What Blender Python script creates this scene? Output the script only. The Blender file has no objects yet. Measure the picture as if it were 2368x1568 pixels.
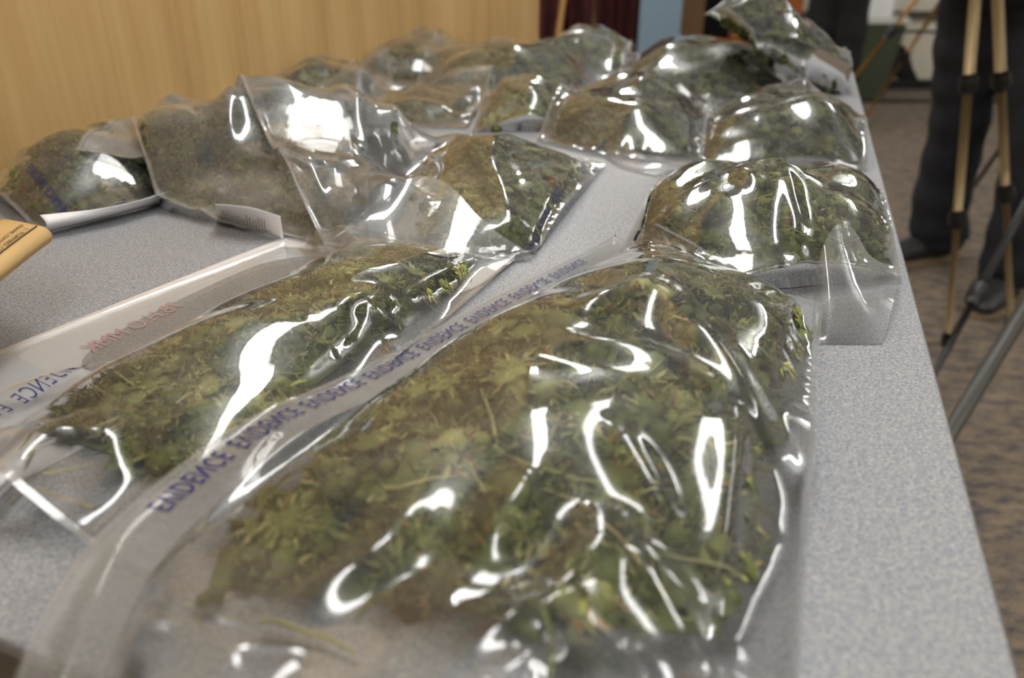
import bpy, math
import numpy as np
from mathutils import Vector, Matrix

# ------------------------------------------------------------------ camera, world, lights
SC = bpy.context.scene
COL = SC.collection
W, H, F = 2368.0, 1568.0, 1850.0
PITCH = math.radians(28.0)
CAMZ = 1.02
TZ = 0.75                                     # table top height
cam_d = bpy.data.cameras.new('camera')
cam = bpy.data.objects.new('camera', cam_d)
COL.objects.link(cam)
cam.location = (0, 0, CAMZ)
cam.rotation_euler = (math.pi/2 - PITCH, 0, 0)
cam_d.sensor_width = 36.0
cam_d.lens = 36.0 * F / W
cam_d.clip_start = 0.02
cam_d.dof.use_dof = True
cam_d.dof.focus_distance = 0.62
cam_d.dof.aperture_fstop = 4.6
SC.camera = cam
SC.view_settings.view_transform = 'Standard'
SC.view_settings.look = 'None'
SC.view_settings.gamma = 1.0
SC.view_settings.use_curve_mapping = False
SC.view_settings.exposure = 0.72
SC.cycles.max_bounces = 8
SC.cycles.diffuse_bounces = 3
SC.cycles.glossy_bounces = 4
SC.cycles.transparent_max_bounces = 28
SC.cycles.sample_clamp_indirect = 6.0
SC.cycles.caustics_reflective = False
SC.cycles.caustics_refractive = False
world = bpy.data.worlds.new('world')
SC.world = world
world.use_nodes = True
world.node_tree.nodes['Background'].inputs[0].default_value = (0.55, 0.58, 0.62, 1)
world.node_tree.nodes['Background'].inputs[1].default_value = 0.15

LAMP_L = 10.5                                # radiance of the ceiling lamps' diffusers
# centre x, y of the unseen ceiling lamps, hung low to brighten the ceiling too
LAMPS = [(-2.6, -1.2), (0.2, -1.2), (3.0, -1.2), (-2.6, 1.2), (0.2, 1.2), (3.0, 1.2),
         (-2.6, 3.6), (0.2, 3.6), (3.0, 3.6)]
CEIL = 2.75

cp, sp = math.cos(PITCH), math.sin(PITCH)
def P(u, v, z=TZ):
    """point of the place seen at a photo position, at height z"""
    x = (u - W/2)/F; y = (v - H/2)/F
    k = (CAMZ - z)/(sp + y*cp)
    return np.array([x*k, (cp - y*sp)*k, z])
def R(u, v, D):
    """point of the place seen at a photo position, D metres ahead"""
    x = (u - W/2)/F; y = (v - H/2)/F
    k = D/(cp - y*sp)
    return np.array([x*k, D, CAMZ - (sp + y*cp)*k])

# ------------------------------------------------------------------ helpers
def tag(o, label=None, cat=None, group=None, kind=None):
    if label: o['label'] = label
    if cat: o['category'] = cat
    if group: o['group'] = group
    if kind: o['kind'] = kind
    return o
def empty(name, loc, label, cat, group=None):
    o = bpy.data.objects.new(name, None); COL.objects.link(o)
    o.location = loc; o.empty_display_size = 0.05
    return tag(o, label, cat, group)
def mesh(name, verts, faces, mat=None, parent=None, smooth=True, attr=None):
    """verts in world space; faces: array or list of arrays / lists"""
    verts = np.asarray(verts, dtype=np.float64).reshape(-1, 3)
    loc = np.zeros(3)
    if parent is not None:
        q_ = parent
        while q_ is not None: loc = loc+np.array(q_.location); q_ = q_.parent
    v = verts - loc
    me = bpy.data.meshes.new(name)
    if isinstance(faces, np.ndarray):
        k = faces.shape[1]; n = len(faces)
        me.vertices.add(len(v)); me.vertices.foreach_set('co', v.astype(np.float32).ravel())
        me.loops.add(n*k); me.loops.foreach_set('vertex_index', faces.astype(np.int32).ravel())
        me.polygons.add(n)
        me.polygons.foreach_set('loop_start', np.arange(0, n*k, k, dtype=np.int32))
        me.update(calc_edges=True)
    else:
        me.from_pydata([tuple(p) for p in v], [], [tuple(int(i) for i in f) for f in faces])
        me.update()
    if smooth:
        me.polygons.foreach_set('use_smooth', np.ones(len(me.polygons), dtype=bool))
    if attr is not None:
        a = me.attributes.new('tone', 'FLOAT', 'POINT')
        a.data.foreach_set('value', np.asarray(attr, dtype=np.float32))
    if mat: me.materials.append(mat)
    o = bpy.data.objects.new(name, me); COL.objects.link(o)
    if parent is not None: o.parent = parent
    return o
def grid_faces(n, m, off=0, wrap=False):
    i, j = np.meshgrid(np.arange(n-1), np.arange(m if wrap else m-1), indexing='ij')
    a = i*m + j; b = (i+1)*m + j; c = (i+1)*m + (j+1) % m; d = i*m + (j+1) % m
    return np.stack([a, b, c, d], -1).reshape(-1, 4) + off
class MB:
    def __init__(s): s.v = []; s.f = []; s.n = 0
    def add(s, v, f):
        v = np.asarray(v, float).reshape(-1, 3)
        s.f += [[int(i)+s.n for i in q] for q in f]; s.v.append(v); s.n += len(v); return s
    def box(s, c, size, rot=0.0):
        dx, dy, dz = np.array(size)/2
        p = np.array([[x, y, z] for x in (-dx, dx) for y in (-dy, dy) for z in (-dz, dz)])
        cr, sr = math.cos(rot), math.sin(rot)
        p = p @ np.array([[cr, sr, 0], [-sr, cr, 0], [0, 0, 1]]) + np.array(c)
        return s.add(p, [(0,1,3,2), (4,6,7,5), (0,4,5,1), (2,3,7,6), (0,2,6,4), (1,5,7,3)])
    def tube(s, pts, r, n=12, cap=True):
        pts = [np.array(p, float) for p in pts]
        rs = r if hasattr(r, '__len__') else [r]*len(pts)
        rings = []
        up = None
        for k, p in enumerate(pts):
            t = pts[min(k+1, len(pts)-1)] - pts[max(k-1, 0)]
            t = t/np.linalg.norm(t)
            if up is None:
                up = np.array([0, 0, 1.0]) if abs(t[2]) < .9 else np.array([1.0, 0, 0])
            a = np.cross(t, up); a /= np.linalg.norm(a); b = np.cross(a, t); up = b
            th = np.arange(n)*2*math.pi/n
            rr = rs[k]
            ra, rb = (rr if hasattr(rr, '__len__') else (rr, rr))
            rings.append(p + np.cos(th)[:, None]*a*ra + np.sin(th)[:, None]*b*rb)
        v = np.concatenate(rings)
        f = grid_faces(len(pts), n, 0, True).tolist()
        if cap:
            f.append(list(range(n))[::-1]); f.append([(len(pts)-1)*n + i for i in range(n)])
        return s.add(v, f)
    def build(s, name, mat, parent=None, smooth=False):
        return mesh(name, np.concatenate(s.v), s.f, mat, parent, smooth)
def bevel(o, w=0.003, seg=2):
    m = o.modifiers.new('bevel', 'BEVEL'); m.width = w; m.segments = seg; m.limit_method = 'ANGLE'
    return o
def subsurf(o, lv=1):
    m = o.modifiers.new('subsurf', 'SUBSURF'); m.levels = lv; m.render_levels = lv
    return o

# ------------------------------------------------------------------ materials
def new_mat(name):
    m = bpy.data.materials.new(name); m.use_nodes = True
    nt = m.node_tree; nt.nodes.clear()
    out = nt.nodes.new('ShaderNodeOutputMaterial')
    return m, nt, out
def N(nt, t, **kw):
    n = nt.nodes.new(t)
    for k, v in kw.items():
        if k.startswith('i_'):
            key = k[2:].replace('_', ' ')
            n.inputs[key].default_value = v
        else: setattr(n, k, v)
    return n
def L(nt, a, b): nt.links.new(a, b)
def srgb(r, g, b):
    f = lambda c: (c/255/12.92) if c/255 <= .04045 else ((c/255+.055)/1.055)**2.4
    return (f(r), f(g), f(b), 1)
def ramp(nt, stops):
    r = N(nt, 'ShaderNodeValToRGB'); e = r.color_ramp.elements
    while len(e) < len(stops): e.new(0.5)
    for k, (p, c) in enumerate(stops): e[k].position = p; e[k].color = c
    return r
def simple(name, col, rough=0.6, metal=0.0, noise=0.0, nscale=60, bump=0.0, spec=0.5):
    m, nt, out = new_mat(name)
    b = N(nt, 'ShaderNodeBsdfPrincipled', i_Roughness=rough, i_Metallic=metal)
    b.inputs['Specular IOR Level'].default_value = spec
    L(nt, b.outputs[0], out.inputs[0])
    tc = N(nt, 'ShaderNodeTexCoord')
    nz = N(nt, 'ShaderNodeTexNoise', i_Scale=nscale, i_Detail=4.0); L(nt, tc.outputs['Object'], nz.inputs['Vector'])
    k = max(noise, 0.02)
    lo = tuple(c*(1-k) for c in col[:3])+(1,); hi = tuple(min(1, c*(1+k)) for c in col[:3])+(1,)
    r = ramp(nt, [(0.3, lo), (0.7, hi)]); L(nt, nz.outputs[0], r.inputs[0]); L(nt, r.outputs[0], b.inputs['Base Color'])
    if bump:
        bp = N(nt, 'ShaderNodeBump', i_Strength=bump, i_Distance=0.002); L(nt, nz.outputs[0], bp.inputs['Height'])
        L(nt, bp.outputs[0], b.inputs['Normal'])
    return m

def mat_table():
    m, nt, out = new_mat('grey speckled laminate')
    b = N(nt, 'ShaderNodeBsdfPrincipled', i_Roughness=0.42); L(nt, b.outputs[0], out.inputs[0])
    b.inputs['Specular IOR Level'].default_value = 0.3
    tc = N(nt, 'ShaderNodeTexCoord')
    v1 = N(nt, 'ShaderNodeTexVoronoi', i_Scale=1100.0); L(nt, tc.outputs['Object'], v1.inputs['Vector'])
    sx = N(nt, 'ShaderNodeSeparateColor'); L(nt, v1.outputs['Color'], sx.inputs[0])
    r = ramp(nt, [(0.0, srgb(102, 107, 118)), (0.35, srgb(138, 141, 148)), (0.7, srgb(160, 161, 163)), (1.0, srgb(194, 190, 182))])
    L(nt, sx.outputs[0], r.inputs[0])
    v2 = N(nt, 'ShaderNodeTexNoise', i_Scale=500.0, i_Detail=3.0); L(nt, tc.outputs['Object'], v2.inputs['Vector'])
    r2 = ramp(nt, [(0.35, srgb(110, 115, 128)), (0.65, srgb(184, 182, 176))]); L(nt, v2.outputs[0], r2.inputs[0])
    mx = N(nt, 'ShaderNodeMix', data_type='RGBA'); mx.inputs[0].default_value = 0.45
    L(nt, r.outputs[0], mx.inputs[6]); L(nt, r2.outputs[0], mx.inputs[7]); L(nt, mx.outputs[2], b.inputs['Base Color'])
    return m
def mat_wood():
    m, nt, out = new_mat('light wood veneer')
    b = N(nt, 'ShaderNodeBsdfPrincipled', i_Roughness=0.45); L(nt, b.outputs[0], out.inputs[0])
    b.inputs['Specular IOR Level'].default_value = 0.3
    tc = N(nt, 'ShaderNodeTexCoord'); mp = N(nt, 'ShaderNodeMapping')
    mp.inputs['Scale'].default_value = (9, 9, 0.35)
    L(nt, tc.outputs['Object'], mp.inputs[0])
    n1 = N(nt, 'ShaderNodeTexNoise', i_Scale=2.2, i_Detail=5.0, i_Roughness=0.6); L(nt, mp.outputs[0], n1.inputs['Vector'])
    n2 = N(nt, 'ShaderNodeTexNoise', i_Scale=14.0, i_Detail=4.0); L(nt, mp.outputs[0], n2.inputs['Vector'])
    ad = N(nt, 'ShaderNodeMath', operation='MULTIPLY_ADD'); ad.inputs[1].default_value = 0.35
    L(nt, n2.outputs[0], ad.inputs[0]); L(nt, n1.outputs[0], ad.inputs[2])
    r = ramp(nt, [(0.42, srgb(178, 142, 92)), (0.66, srgb(202, 165, 108)), (0.9, srgb(216, 181, 124))])
    L(nt, ad.outputs[0], r.inputs[0]); L(nt, r.outputs[0], b.inputs['Base Color'])
    return m
def mat_carpet():
    m, nt, out = new_mat('patterned carpet')
    b = N(nt, 'ShaderNodeBsdfPrincipled', i_Roughness=0.95); L(nt, b.outputs[0], out.inputs[0])
    b.inputs['Specular IOR Level'].default_value = 0.1
    tc = N(nt, 'ShaderNodeTexCoord'); mp = N(nt, 'ShaderNodeMapping')
    mp.inputs['Scale'].default_value = (16, 34, 1); mp.inputs['Rotation'].default_value = (0, 0, 0.30)
    L(nt, tc.outputs['Object'], mp.inputs[0])
    n1 = N(nt, 'ShaderNodeTexNoise', i_Scale=1.0, i_Detail=3.0, i_Roughness=0.7); L(nt, mp.outputs[0], n1.inputs['Vector'])
    r = ramp(nt, [(0.36, srgb(84, 80, 80)), (0.5, srgb(116, 104, 92)), (0.66, srgb(134, 118, 98))])
    L(nt, n1.outputs[0], r.inputs[0])
    n2 = N(nt, 'ShaderNodeTexNoise', i_Scale=260.0, i_Detail=2.0); L(nt, tc.outputs['Object'], n2.inputs['Vector'])
    mx = N(nt, 'ShaderNodeMix', data_type='RGBA', blend_type='OVERLAY'); mx.inputs[0].default_value = 0.5
    L(nt, r.outputs[0], mx.inputs[6]); L(nt, n2.outputs[0], mx.inputs[7]); L(nt, mx.outputs[2], b.inputs['Base Color'])
    bp = N(nt, 'ShaderNodeBump', i_Strength=0.6, i_Distance=0.004); L(nt, n2.outputs[0], bp.inputs['Height']); L(nt, bp.outputs[0], b.inputs['Normal'])
    return m
def mat_film(name='clear plastic film', haze=0.065, refl=1.5, tint=(0.985, 0.985, 0.98), rough=0.045):
    m, nt, out = new_mat(name)
    tr = N(nt, 'ShaderNodeBsdfTransparent'); tr.inputs[0].default_value = (*tint, 1)
    gl = N(nt, 'ShaderNodeBsdfGlossy', i_Roughness=rough); gl.inputs[0].default_value = (1, 0.995, 0.985, 1)
    df = N(nt, 'ShaderNodeBsdfDiffuse'); df.inputs[0].default_value = srgb(224, 225, 226)
    tl = N(nt, 'ShaderNodeBsdfTranslucent'); tl.inputs[0].default_value = srgb(224, 225, 226)
    md = N(nt, 'ShaderNodeMixShader'); md.inputs[0].default_value = 0.4
    L(nt, df.outputs[0], md.inputs[1]); L(nt, tl.outputs[0], md.inputs[2])
    lw = N(nt, 'ShaderNodeLayerWeight', i_Blend=0.25)
    tc = N(nt, 'ShaderNodeTexCoord')
    nz = N(nt, 'ShaderNodeTexNoise', i_Scale=9.0, i_Detail=5.0, i_Roughness=0.6); L(nt, tc.outputs['Object'], nz.inputs['Vector'])
    rr = ramp(nt, [(0.3, (0.55,)*3+(1,)), (0.75, (1.35,)*3+(1,))]); L(nt, nz.outputs[0], rr.inputs[0])
    hz = N(nt, 'ShaderNodeMath', operation='MULTIPLY_ADD'); hz.inputs[1].default_value = haze*2.2; hz.inputs[2].default_value = haze
    L(nt, lw.outputs['Facing'], hz.inputs[0])
    hm = N(nt, 'ShaderNodeMath', operation='MULTIPLY', use_clamp=True); L(nt, hz.outputs[0], hm.inputs[0]); L(nt, rr.outputs[0], hm.inputs[1])
    m1 = N(nt, 'ShaderNodeMixShader'); L(nt, hm.outputs[0], m1.inputs[0]); L(nt, tr.outputs[0], m1.inputs[1]); L(nt, md.outputs[0], m1.inputs[2])
    fr = N(nt, 'ShaderNodeFresnel', i_IOR=1.5)
    fm = N(nt, 'ShaderNodeMath', operation='MULTIPLY', use_clamp=True); fm.inputs[1].default_value = refl; L(nt, fr.outputs[0], fm.inputs[0])
    nb = N(nt, 'ShaderNodeTexNoise', i_Scale=55.0, i_Detail=2.0); L(nt, tc.outputs['Object'], nb.inputs['Vector'])
    bp = N(nt, 'ShaderNodeBump', i_Strength=0.12, i_Distance=0.0015); L(nt, nb.outputs[0], bp.inputs['Height'])
    L(nt, bp.outputs[0], gl.inputs['Normal'])
    m2 = N(nt, 'ShaderNodeMixShader'); L(nt, fm.outputs[0], m2.inputs[0]); L(nt, m1.outputs[0], m2.inputs[1]); L(nt, gl.outputs[0], m2.inputs[2])
    L(nt, m2.outputs[0], out.inputs[0])
    return m
def mat_herb(name, stops):
    m, nt, out = new_mat(name)
    b = N(nt, 'ShaderNodeBsdfPrincipled', i_Roughness=0.7); L(nt, b.outputs[0], out.inputs[0])
    b.inputs['Specular IOR Level'].default_value = 0.25
    at = N(nt, 'ShaderNodeAttribute', attribute_name='tone')
    tc = N(nt, 'ShaderNodeTexCoord')
    n = N(nt, 'ShaderNodeTexNoise', i_Scale=38.0, i_Detail=4.0); L(nt, tc.outputs['Object'], n.inputs['Vector'])
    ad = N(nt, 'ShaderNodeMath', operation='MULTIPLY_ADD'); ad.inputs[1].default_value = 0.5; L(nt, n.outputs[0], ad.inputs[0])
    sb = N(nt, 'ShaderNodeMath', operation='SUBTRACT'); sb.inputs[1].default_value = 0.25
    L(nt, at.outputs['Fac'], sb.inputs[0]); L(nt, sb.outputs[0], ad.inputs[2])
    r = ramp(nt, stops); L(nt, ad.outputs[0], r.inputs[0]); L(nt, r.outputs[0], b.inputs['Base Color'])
    return m

M = {}
M['table'] = mat_table(); M['wood'] = mat_wood(); M['carpet'] = mat_carpet()
M['film'] = mat_film()
M['film_far'] = mat_film('clear plastic film of the far bags', haze=0.06, refl=1.6, rough=0.06)
M['strip'] = mat_film('milky heat-sealed strip', haze=0.22, refl=1.2)
M['film_mid'] = mat_film('cloudy plastic film', haze=0.16, refl=1.7, rough=0.05)
M['flap'] = mat_film('thick clear plastic edge', haze=0.14, refl=1.2)
HS = [(0.0, srgb(32, 34, 26)), (0.2, srgb(74, 77, 46)), (0.42, srgb(124, 131, 70)), (0.6, srgb(162, 164, 94)), (0.8, srgb(200, 194, 130)), (0.97, srgb(168, 130, 70))]
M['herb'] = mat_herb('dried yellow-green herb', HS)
HS2 = [(0.0, srgb(26, 30, 24)), (0.2, srgb(54, 60, 42)), (0.42, srgb(94, 100, 60)), (0.6, srgb(128, 128, 76)), (0.8, srgb(162, 156, 106)), (0.97, srgb(140, 110, 64))]
M['herb_green'] = mat_herb('dried green herb', HS2)
M['paper'] = simple('white paper', srgb(243, 241, 240), 0.7, noise=0.03, nscale=20)
M['ink'] = simple('blue ink', srgb(34, 36, 104), 0.5)
M['red_ink'] = simple('faded red marker', srgb(206, 158, 164), 0.7)
M['black_ink'] = simple('black ink', srgb(40, 38, 40), 0.6)
M['kraft'] = simple('brown kraft paper', srgb(206, 170, 112), 0.75, noise=0.07, nscale=24, bump=0.3)
M['edge'] = simple('dark table edge', srgb(96, 92, 84), 0.5)
M['edge_light'] = simple('grey table edging', srgb(168, 166, 164), 0.4)
M['denim'] = simple('dark denim', srgb(30, 32, 38), 0.85, noise=0.25, nscale=30, bump=0.4)
M['black_cloth'] = simple('black cloth', srgb(20, 20, 21), 0.9, noise=0.2, nscale=30)
M['shoe'] = simple('dark leather', srgb(40, 40, 40), 0.45)
M['sole'] = simple('tan shoe sole', srgb(150, 132, 100), 0.7)
M['black'] = simple('black plastic', srgb(30, 29, 28), 0.4)
M['grey_tube'] = simple('dark grey tube', srgb(72, 70, 62), 0.4)
M['gold'] = simple('champagne metal', srgb(150, 130, 94), 0.4, metal=0.4)
M['gold_dark'] = simple('dull gold metal', srgb(150, 112, 60), 0.4, metal=0.5)
M['steel'] = simple('steel', srgb(170, 170, 172), 0.35, metal=0.8)
M['wall'] = simple('beige wall paint', srgb(206, 200, 182), 0.8)
M['ceil'] = simple('ceiling tile', srgb(228, 229, 230), 0.9, noise=0.05, nscale=80)
M['maroon'] = simple('dark red cloth', srgb(70, 22, 22), 0.8, noise=0.3, nscale=8)
M['blue'] = simple('light blue board', srgb(128, 148, 164), 0.6)
M['brown'] = simple('brown wood', srgb(128, 96, 62), 0.6, noise=0.15)
M['orange'] = simple('orange fabric', srgb(158, 84, 22), 0.7, noise=0.1)
M['green'] = simple('dark green plastic', srgb(66, 72, 54), 0.5)
M['white'] = simple('white plastic', srgb(212, 212, 206), 0.5)
M['skin'] = simple('skin', srgb(206, 160, 132), 0.6)
M['hair'] = simple('brown hair', srgb(60, 42, 30), 0.8)
M['shirt'] = simple('grey shirt', srgb(120, 124, 132), 0.85)
def mat_emit(name, col, s):
    m, nt, out = new_mat(name); e = N(nt, 'ShaderNodeEmission'); e.inputs[0].default_value = (*col, 1); e.inputs[1].default_value = s
    L(nt, e.outputs[0], out.inputs[0]); return m
M['lamp'] = mat_emit('lamp diffuser', (1.0, 0.99, 0.97), LAMP_L)

# ------------------------------------------------------------------ the room
def struct(name, mb, mat): o = mb.build(name, mat); o['kind'] = 'structure'; return o
BACK_Y = P(2100, 205, 0)[1]
struct('floor', MB().box((0.5, 2.4, -0.02), (9.0, 12.0, 0.04)), M['carpet'])
struct('ceiling', MB().box((0.5, 2.4, CEIL+0.03), (9.0, 12.0, 0.06)), M['ceil'])
struct('wall_right', MB().box((5.03, 2.4, CEIL/2), (0.06, 12.0, CEIL)), M['wall'])
struct('wall_rear', MB().box((0.5, -3.63, CEIL/2), (9.0, 0.06, CEIL)), M['wall'])
struct('wall_back', MB().box((0.5, BACK_Y+0.03, CEIL/2), (9.0, 0.06, CEIL)), M['wall'])
struct('wall_left', MB().box((-4.03, 2.4, CEIL/2), (0.06, 12.0, CEIL)), M['wall'])
# wood-veneer partition along the far side of the table
pa = P(0, 412)[:2]; pb = R(1246, 60, 2.22)[:2]
dv = (pb-pa)/np.linalg.norm(pb-pa); nv = np.array([-dv[1], dv[0]])
p0 = pa - dv*2.6
cen = (p0+pb)/2 + nv*0.04
ang = math.atan2(dv[1], dv[0])
o = MB().box((0, 0, 0), (np.linalg.norm(pb-p0), 0.08, 2.3)).build('wall_panel', M['wood'])
o.location = (cen[0], cen[1], 1.15); o.rotation_euler.z = ang; o['kind'] = 'structure'; o.name = 'wall_partition'
for (lx, ly) in LAMPS:
    e = empty('ceiling_light', (lx, ly, CEIL), 'bright unseen fluorescent lamp, hung low to light the ceiling too, only reflected in the bags', 'ceiling light', 'unseen ceiling lamps hung low to light the ceiling')
    f_ = MB()
    for q in (-1, 1):
        f_.box((lx+q*0.16, ly, CEIL-0.30), (0.015, 1.24, 0.05)); f_.box((lx, ly+q*0.61, CEIL-0.30), (0.32, 0.015, 0.05))
    f_.build('frame', M['white'], e)
    MB().box((lx, ly, CEIL-0.30), (0.30, 1.18, 0.02)).build('diffuser', M['lamp'], e)  # hanging is made up: upward glow brightens the ceiling that the film reflects
    for q in (-1, 1): MB().tube([(lx, ly+q*0.5, CEIL-0.29), (lx, ly+q*0.5, CEIL)], 0.004, 8).build('hanger', M['steel'], e)

# ------------------------------------------------------------------ the table
rA, rB = P(2296, 1345)[:2], P(1972, 160)[:2]
rd = (rB-rA)/np.linalg.norm(rB-rA)
nA, nB = P(0, 1476)[:2], P(147, 1537)[:2]
nd = (nB-nA)/np.linalg.norm(nB-nA)
t = np.linalg.solve(np.stack([rd, -nd], 1), nA-rA)
NR = rA + rd*t[0]                                   # near right corner
FR = rB + rd*0.004
def cross(p, d, q, e):
    k = np.linalg.solve(np.stack([d, -e], 1), q-p); return p+d*k[0]
pline = pa - nv*0.012
fd = np.array([-rd[1], rd[0]])
FL = cross(FR, fd, pline, dv)
NL = cross(NR, nd, pline, dv)
print('TABLE', NL, NR, FR, FL)
def round_poly(pts, r, k=6):
    out = []
    n = len(pts)
    for i in range(n):
        a, b, c = pts[i-1], pts[i], pts[(i+1) % n]
        u1 = (a-b)/np.linalg.norm(a-b); u2 = (c-b)/np.linalg.norm(c-b)
        for s in np.linspace(0, 1, k):
            out.append(b + u1*r*(1-s)**2 + u2*r*s**2)
    return np.array(out)
poly = round_poly([NL, NR, FR, FL], 0.03)
cpoly = poly.mean(0)
def prism(poly, z0, z1):
    n = len(poly); v = [(*p, z0) for p in poly] + [(*p, z1) for p in poly]
    f = [list(range(n))[::-1], [n+i for i in range(n)]] + [[i, (i+1) % n, n+(i+1) % n, n+i] for i in range(n)]
    return v, f
tb = empty('table', (cpoly[0], cpoly[1], 0), 'grey speckled laminate table covered with clear bags', 'table')
v, f = prism(poly, TZ-0.028, TZ); bevel(mesh('tabletop', v, f, M['table'], tb, False), 0.003, 2)
inner = cpoly + (poly-cpoly)*1.0
# dark edge band around the top
n = len(poly); outp = []
for i in range(n):
    tg = poly[(i+1) % n]-poly[i-1]; tg /= np.linalg.norm(tg); outp.append(poly[i]+np.array([tg[1], -tg[0]])*0.002)
outp = np.array(outp)
ev = np.concatenate([np.c_[poly, np.full(n, TZ-0.004)], np.c_[outp, np.full(n, TZ-0.005)], np.c_[outp, np.full(n, TZ-0.03)], np.c_[poly, np.full(n, TZ-0.031)]])
ef = [[k*n+i, k*n+(i+1) % n, ((k+1) % 4)*n+(i+1) % n, ((k+1) % 4)*n+i] for k in range(4) for i in range(n)]
mesh('edge_band', ev, ef, M['edge'], tb, False)
for q in (NL, NR, FR, FL):
    c = cpoly + (q-cpoly)*0.86
    MB().tube([(c[0], c[1], TZ-0.028), (c[0], c[1], 0.0)], 0.02, 14).build('leg', M['black'], tb, True)

# ------------------------------------------------------------------ height raster of what lies on the table
RX0, RY0, RES = -1.15, 0.02, 0.0025
RNX, RNY = 860, 900
pile = np.zeros((RNX, RNY))                          # film tops, above table
def rsample(h, x, y):
    fx = np.clip((x-RX0)/RES, 0, RNX-2.001); fy = np.clip((y-RY0)/RES, 0, RNY-2.001)
    i = fx.astype(int); j = fy.astype(int); a = fx-i; b = fy-j
    return h[i, j]*(1-a)*(1-b)+h[i+1, j]*a*(1-b)+h[i, j+1]*(1-a)*b+h[i+1, j+1]*a*b
def upsample(G, k):
    n, m = G.shape[:2]
    a = np.linspace(0, n-1, (n-1)*k+1); b = np.linspace(0, m-1, (m-1)*k+1)
    i = np.minimum(a.astype(int), n-2); j = np.minimum(b.astype(int), m-2)
    fa = (a-i)[:, None, None]; fb = (b-j)[None, :, None]
    return (G[i][:, j]*(1-fa)*(1-fb)+G[i+1][:, j]*fa*(1-fb)+G[i][:, j+1]*(1-fa)*fb+G[i+1][:, j+1]*fa*fb)
def rsplat(h, G, k):
    U = upsample(G, k).reshape(-1, 3)
    i = ((U[:, 0]-RX0)/RES).astype(int); j = ((U[:, 1]-RY0)/RES).astype(int)
    ok = (i > 0) & (i < RNX-1) & (j > 0) & (j < RNY-1)
    i, j, z = i[ok], j[ok], U[ok, 2]
    for di in (0, 1):
        for dj in (0, 1):
            np.maximum.at(h, (i+di, j+dj), z)
def blur(h, r):
    k = 2*r+1
    for ax in (0, 1):
        p = np.pad(h, [(r, r) if a == ax else (0, 0) for a in (0, 1)], mode='edge')
        c = np.cumsum(p, ax); c = np.insert(c, 0, 0, ax)
        h = (np.take(c, range(k, c.shape[ax]), ax)-np.take(c, range(0, c.shape[ax]-k), ax))/k
    return h

# ------------------------------------------------------------------ sheets of film
def polyline(pts, n):
    pts = np.array(pts); d = np.r_[0, np.cumsum(np.linalg.norm(np.diff(pts, axis=0), axis=1))]
    s = np.linspace(0, d[-1], n)
    return np.stack([np.interp(s, d, pts[:, k]) for k in range(pts.shape[1])], 1)
def coons(left, far, right, near, n, m):
    """left: A->B, far: B->C, right: D->C, near: A->D ; grid index [across u, along v]"""
    l = polyline(left, m); r = polyline(right, m); a = polyline(near, n); f = polyline(far, n)
    u = np.linspace(0, 1, n)[:, None, None]; v = np.linspace(0, 1, m)[None, :, None]
    return ((1-u)*l[None]+u*r[None]+(1-v)*a[:, None]+v*f[:, None]
            - (1-u)*(1-v)*l[0]-(1-u)*v*l[-1]-u*(1-v)*r[0]-u*v*r[-1])
def waves(rng, x, y, lam, k=10):
    z = np.zeros_like(x)
    for _ in range(k):
        a = rng.uniform(0, 2*math.pi); l = lam*rng.uniform(0.6, 1.7)
        z += np.sin(2*math.pi*(x*math.cos(a)+y*math.sin(a))/l + rng.uniform(0, 6.28))
    return z/math.sqrt(k)

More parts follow.
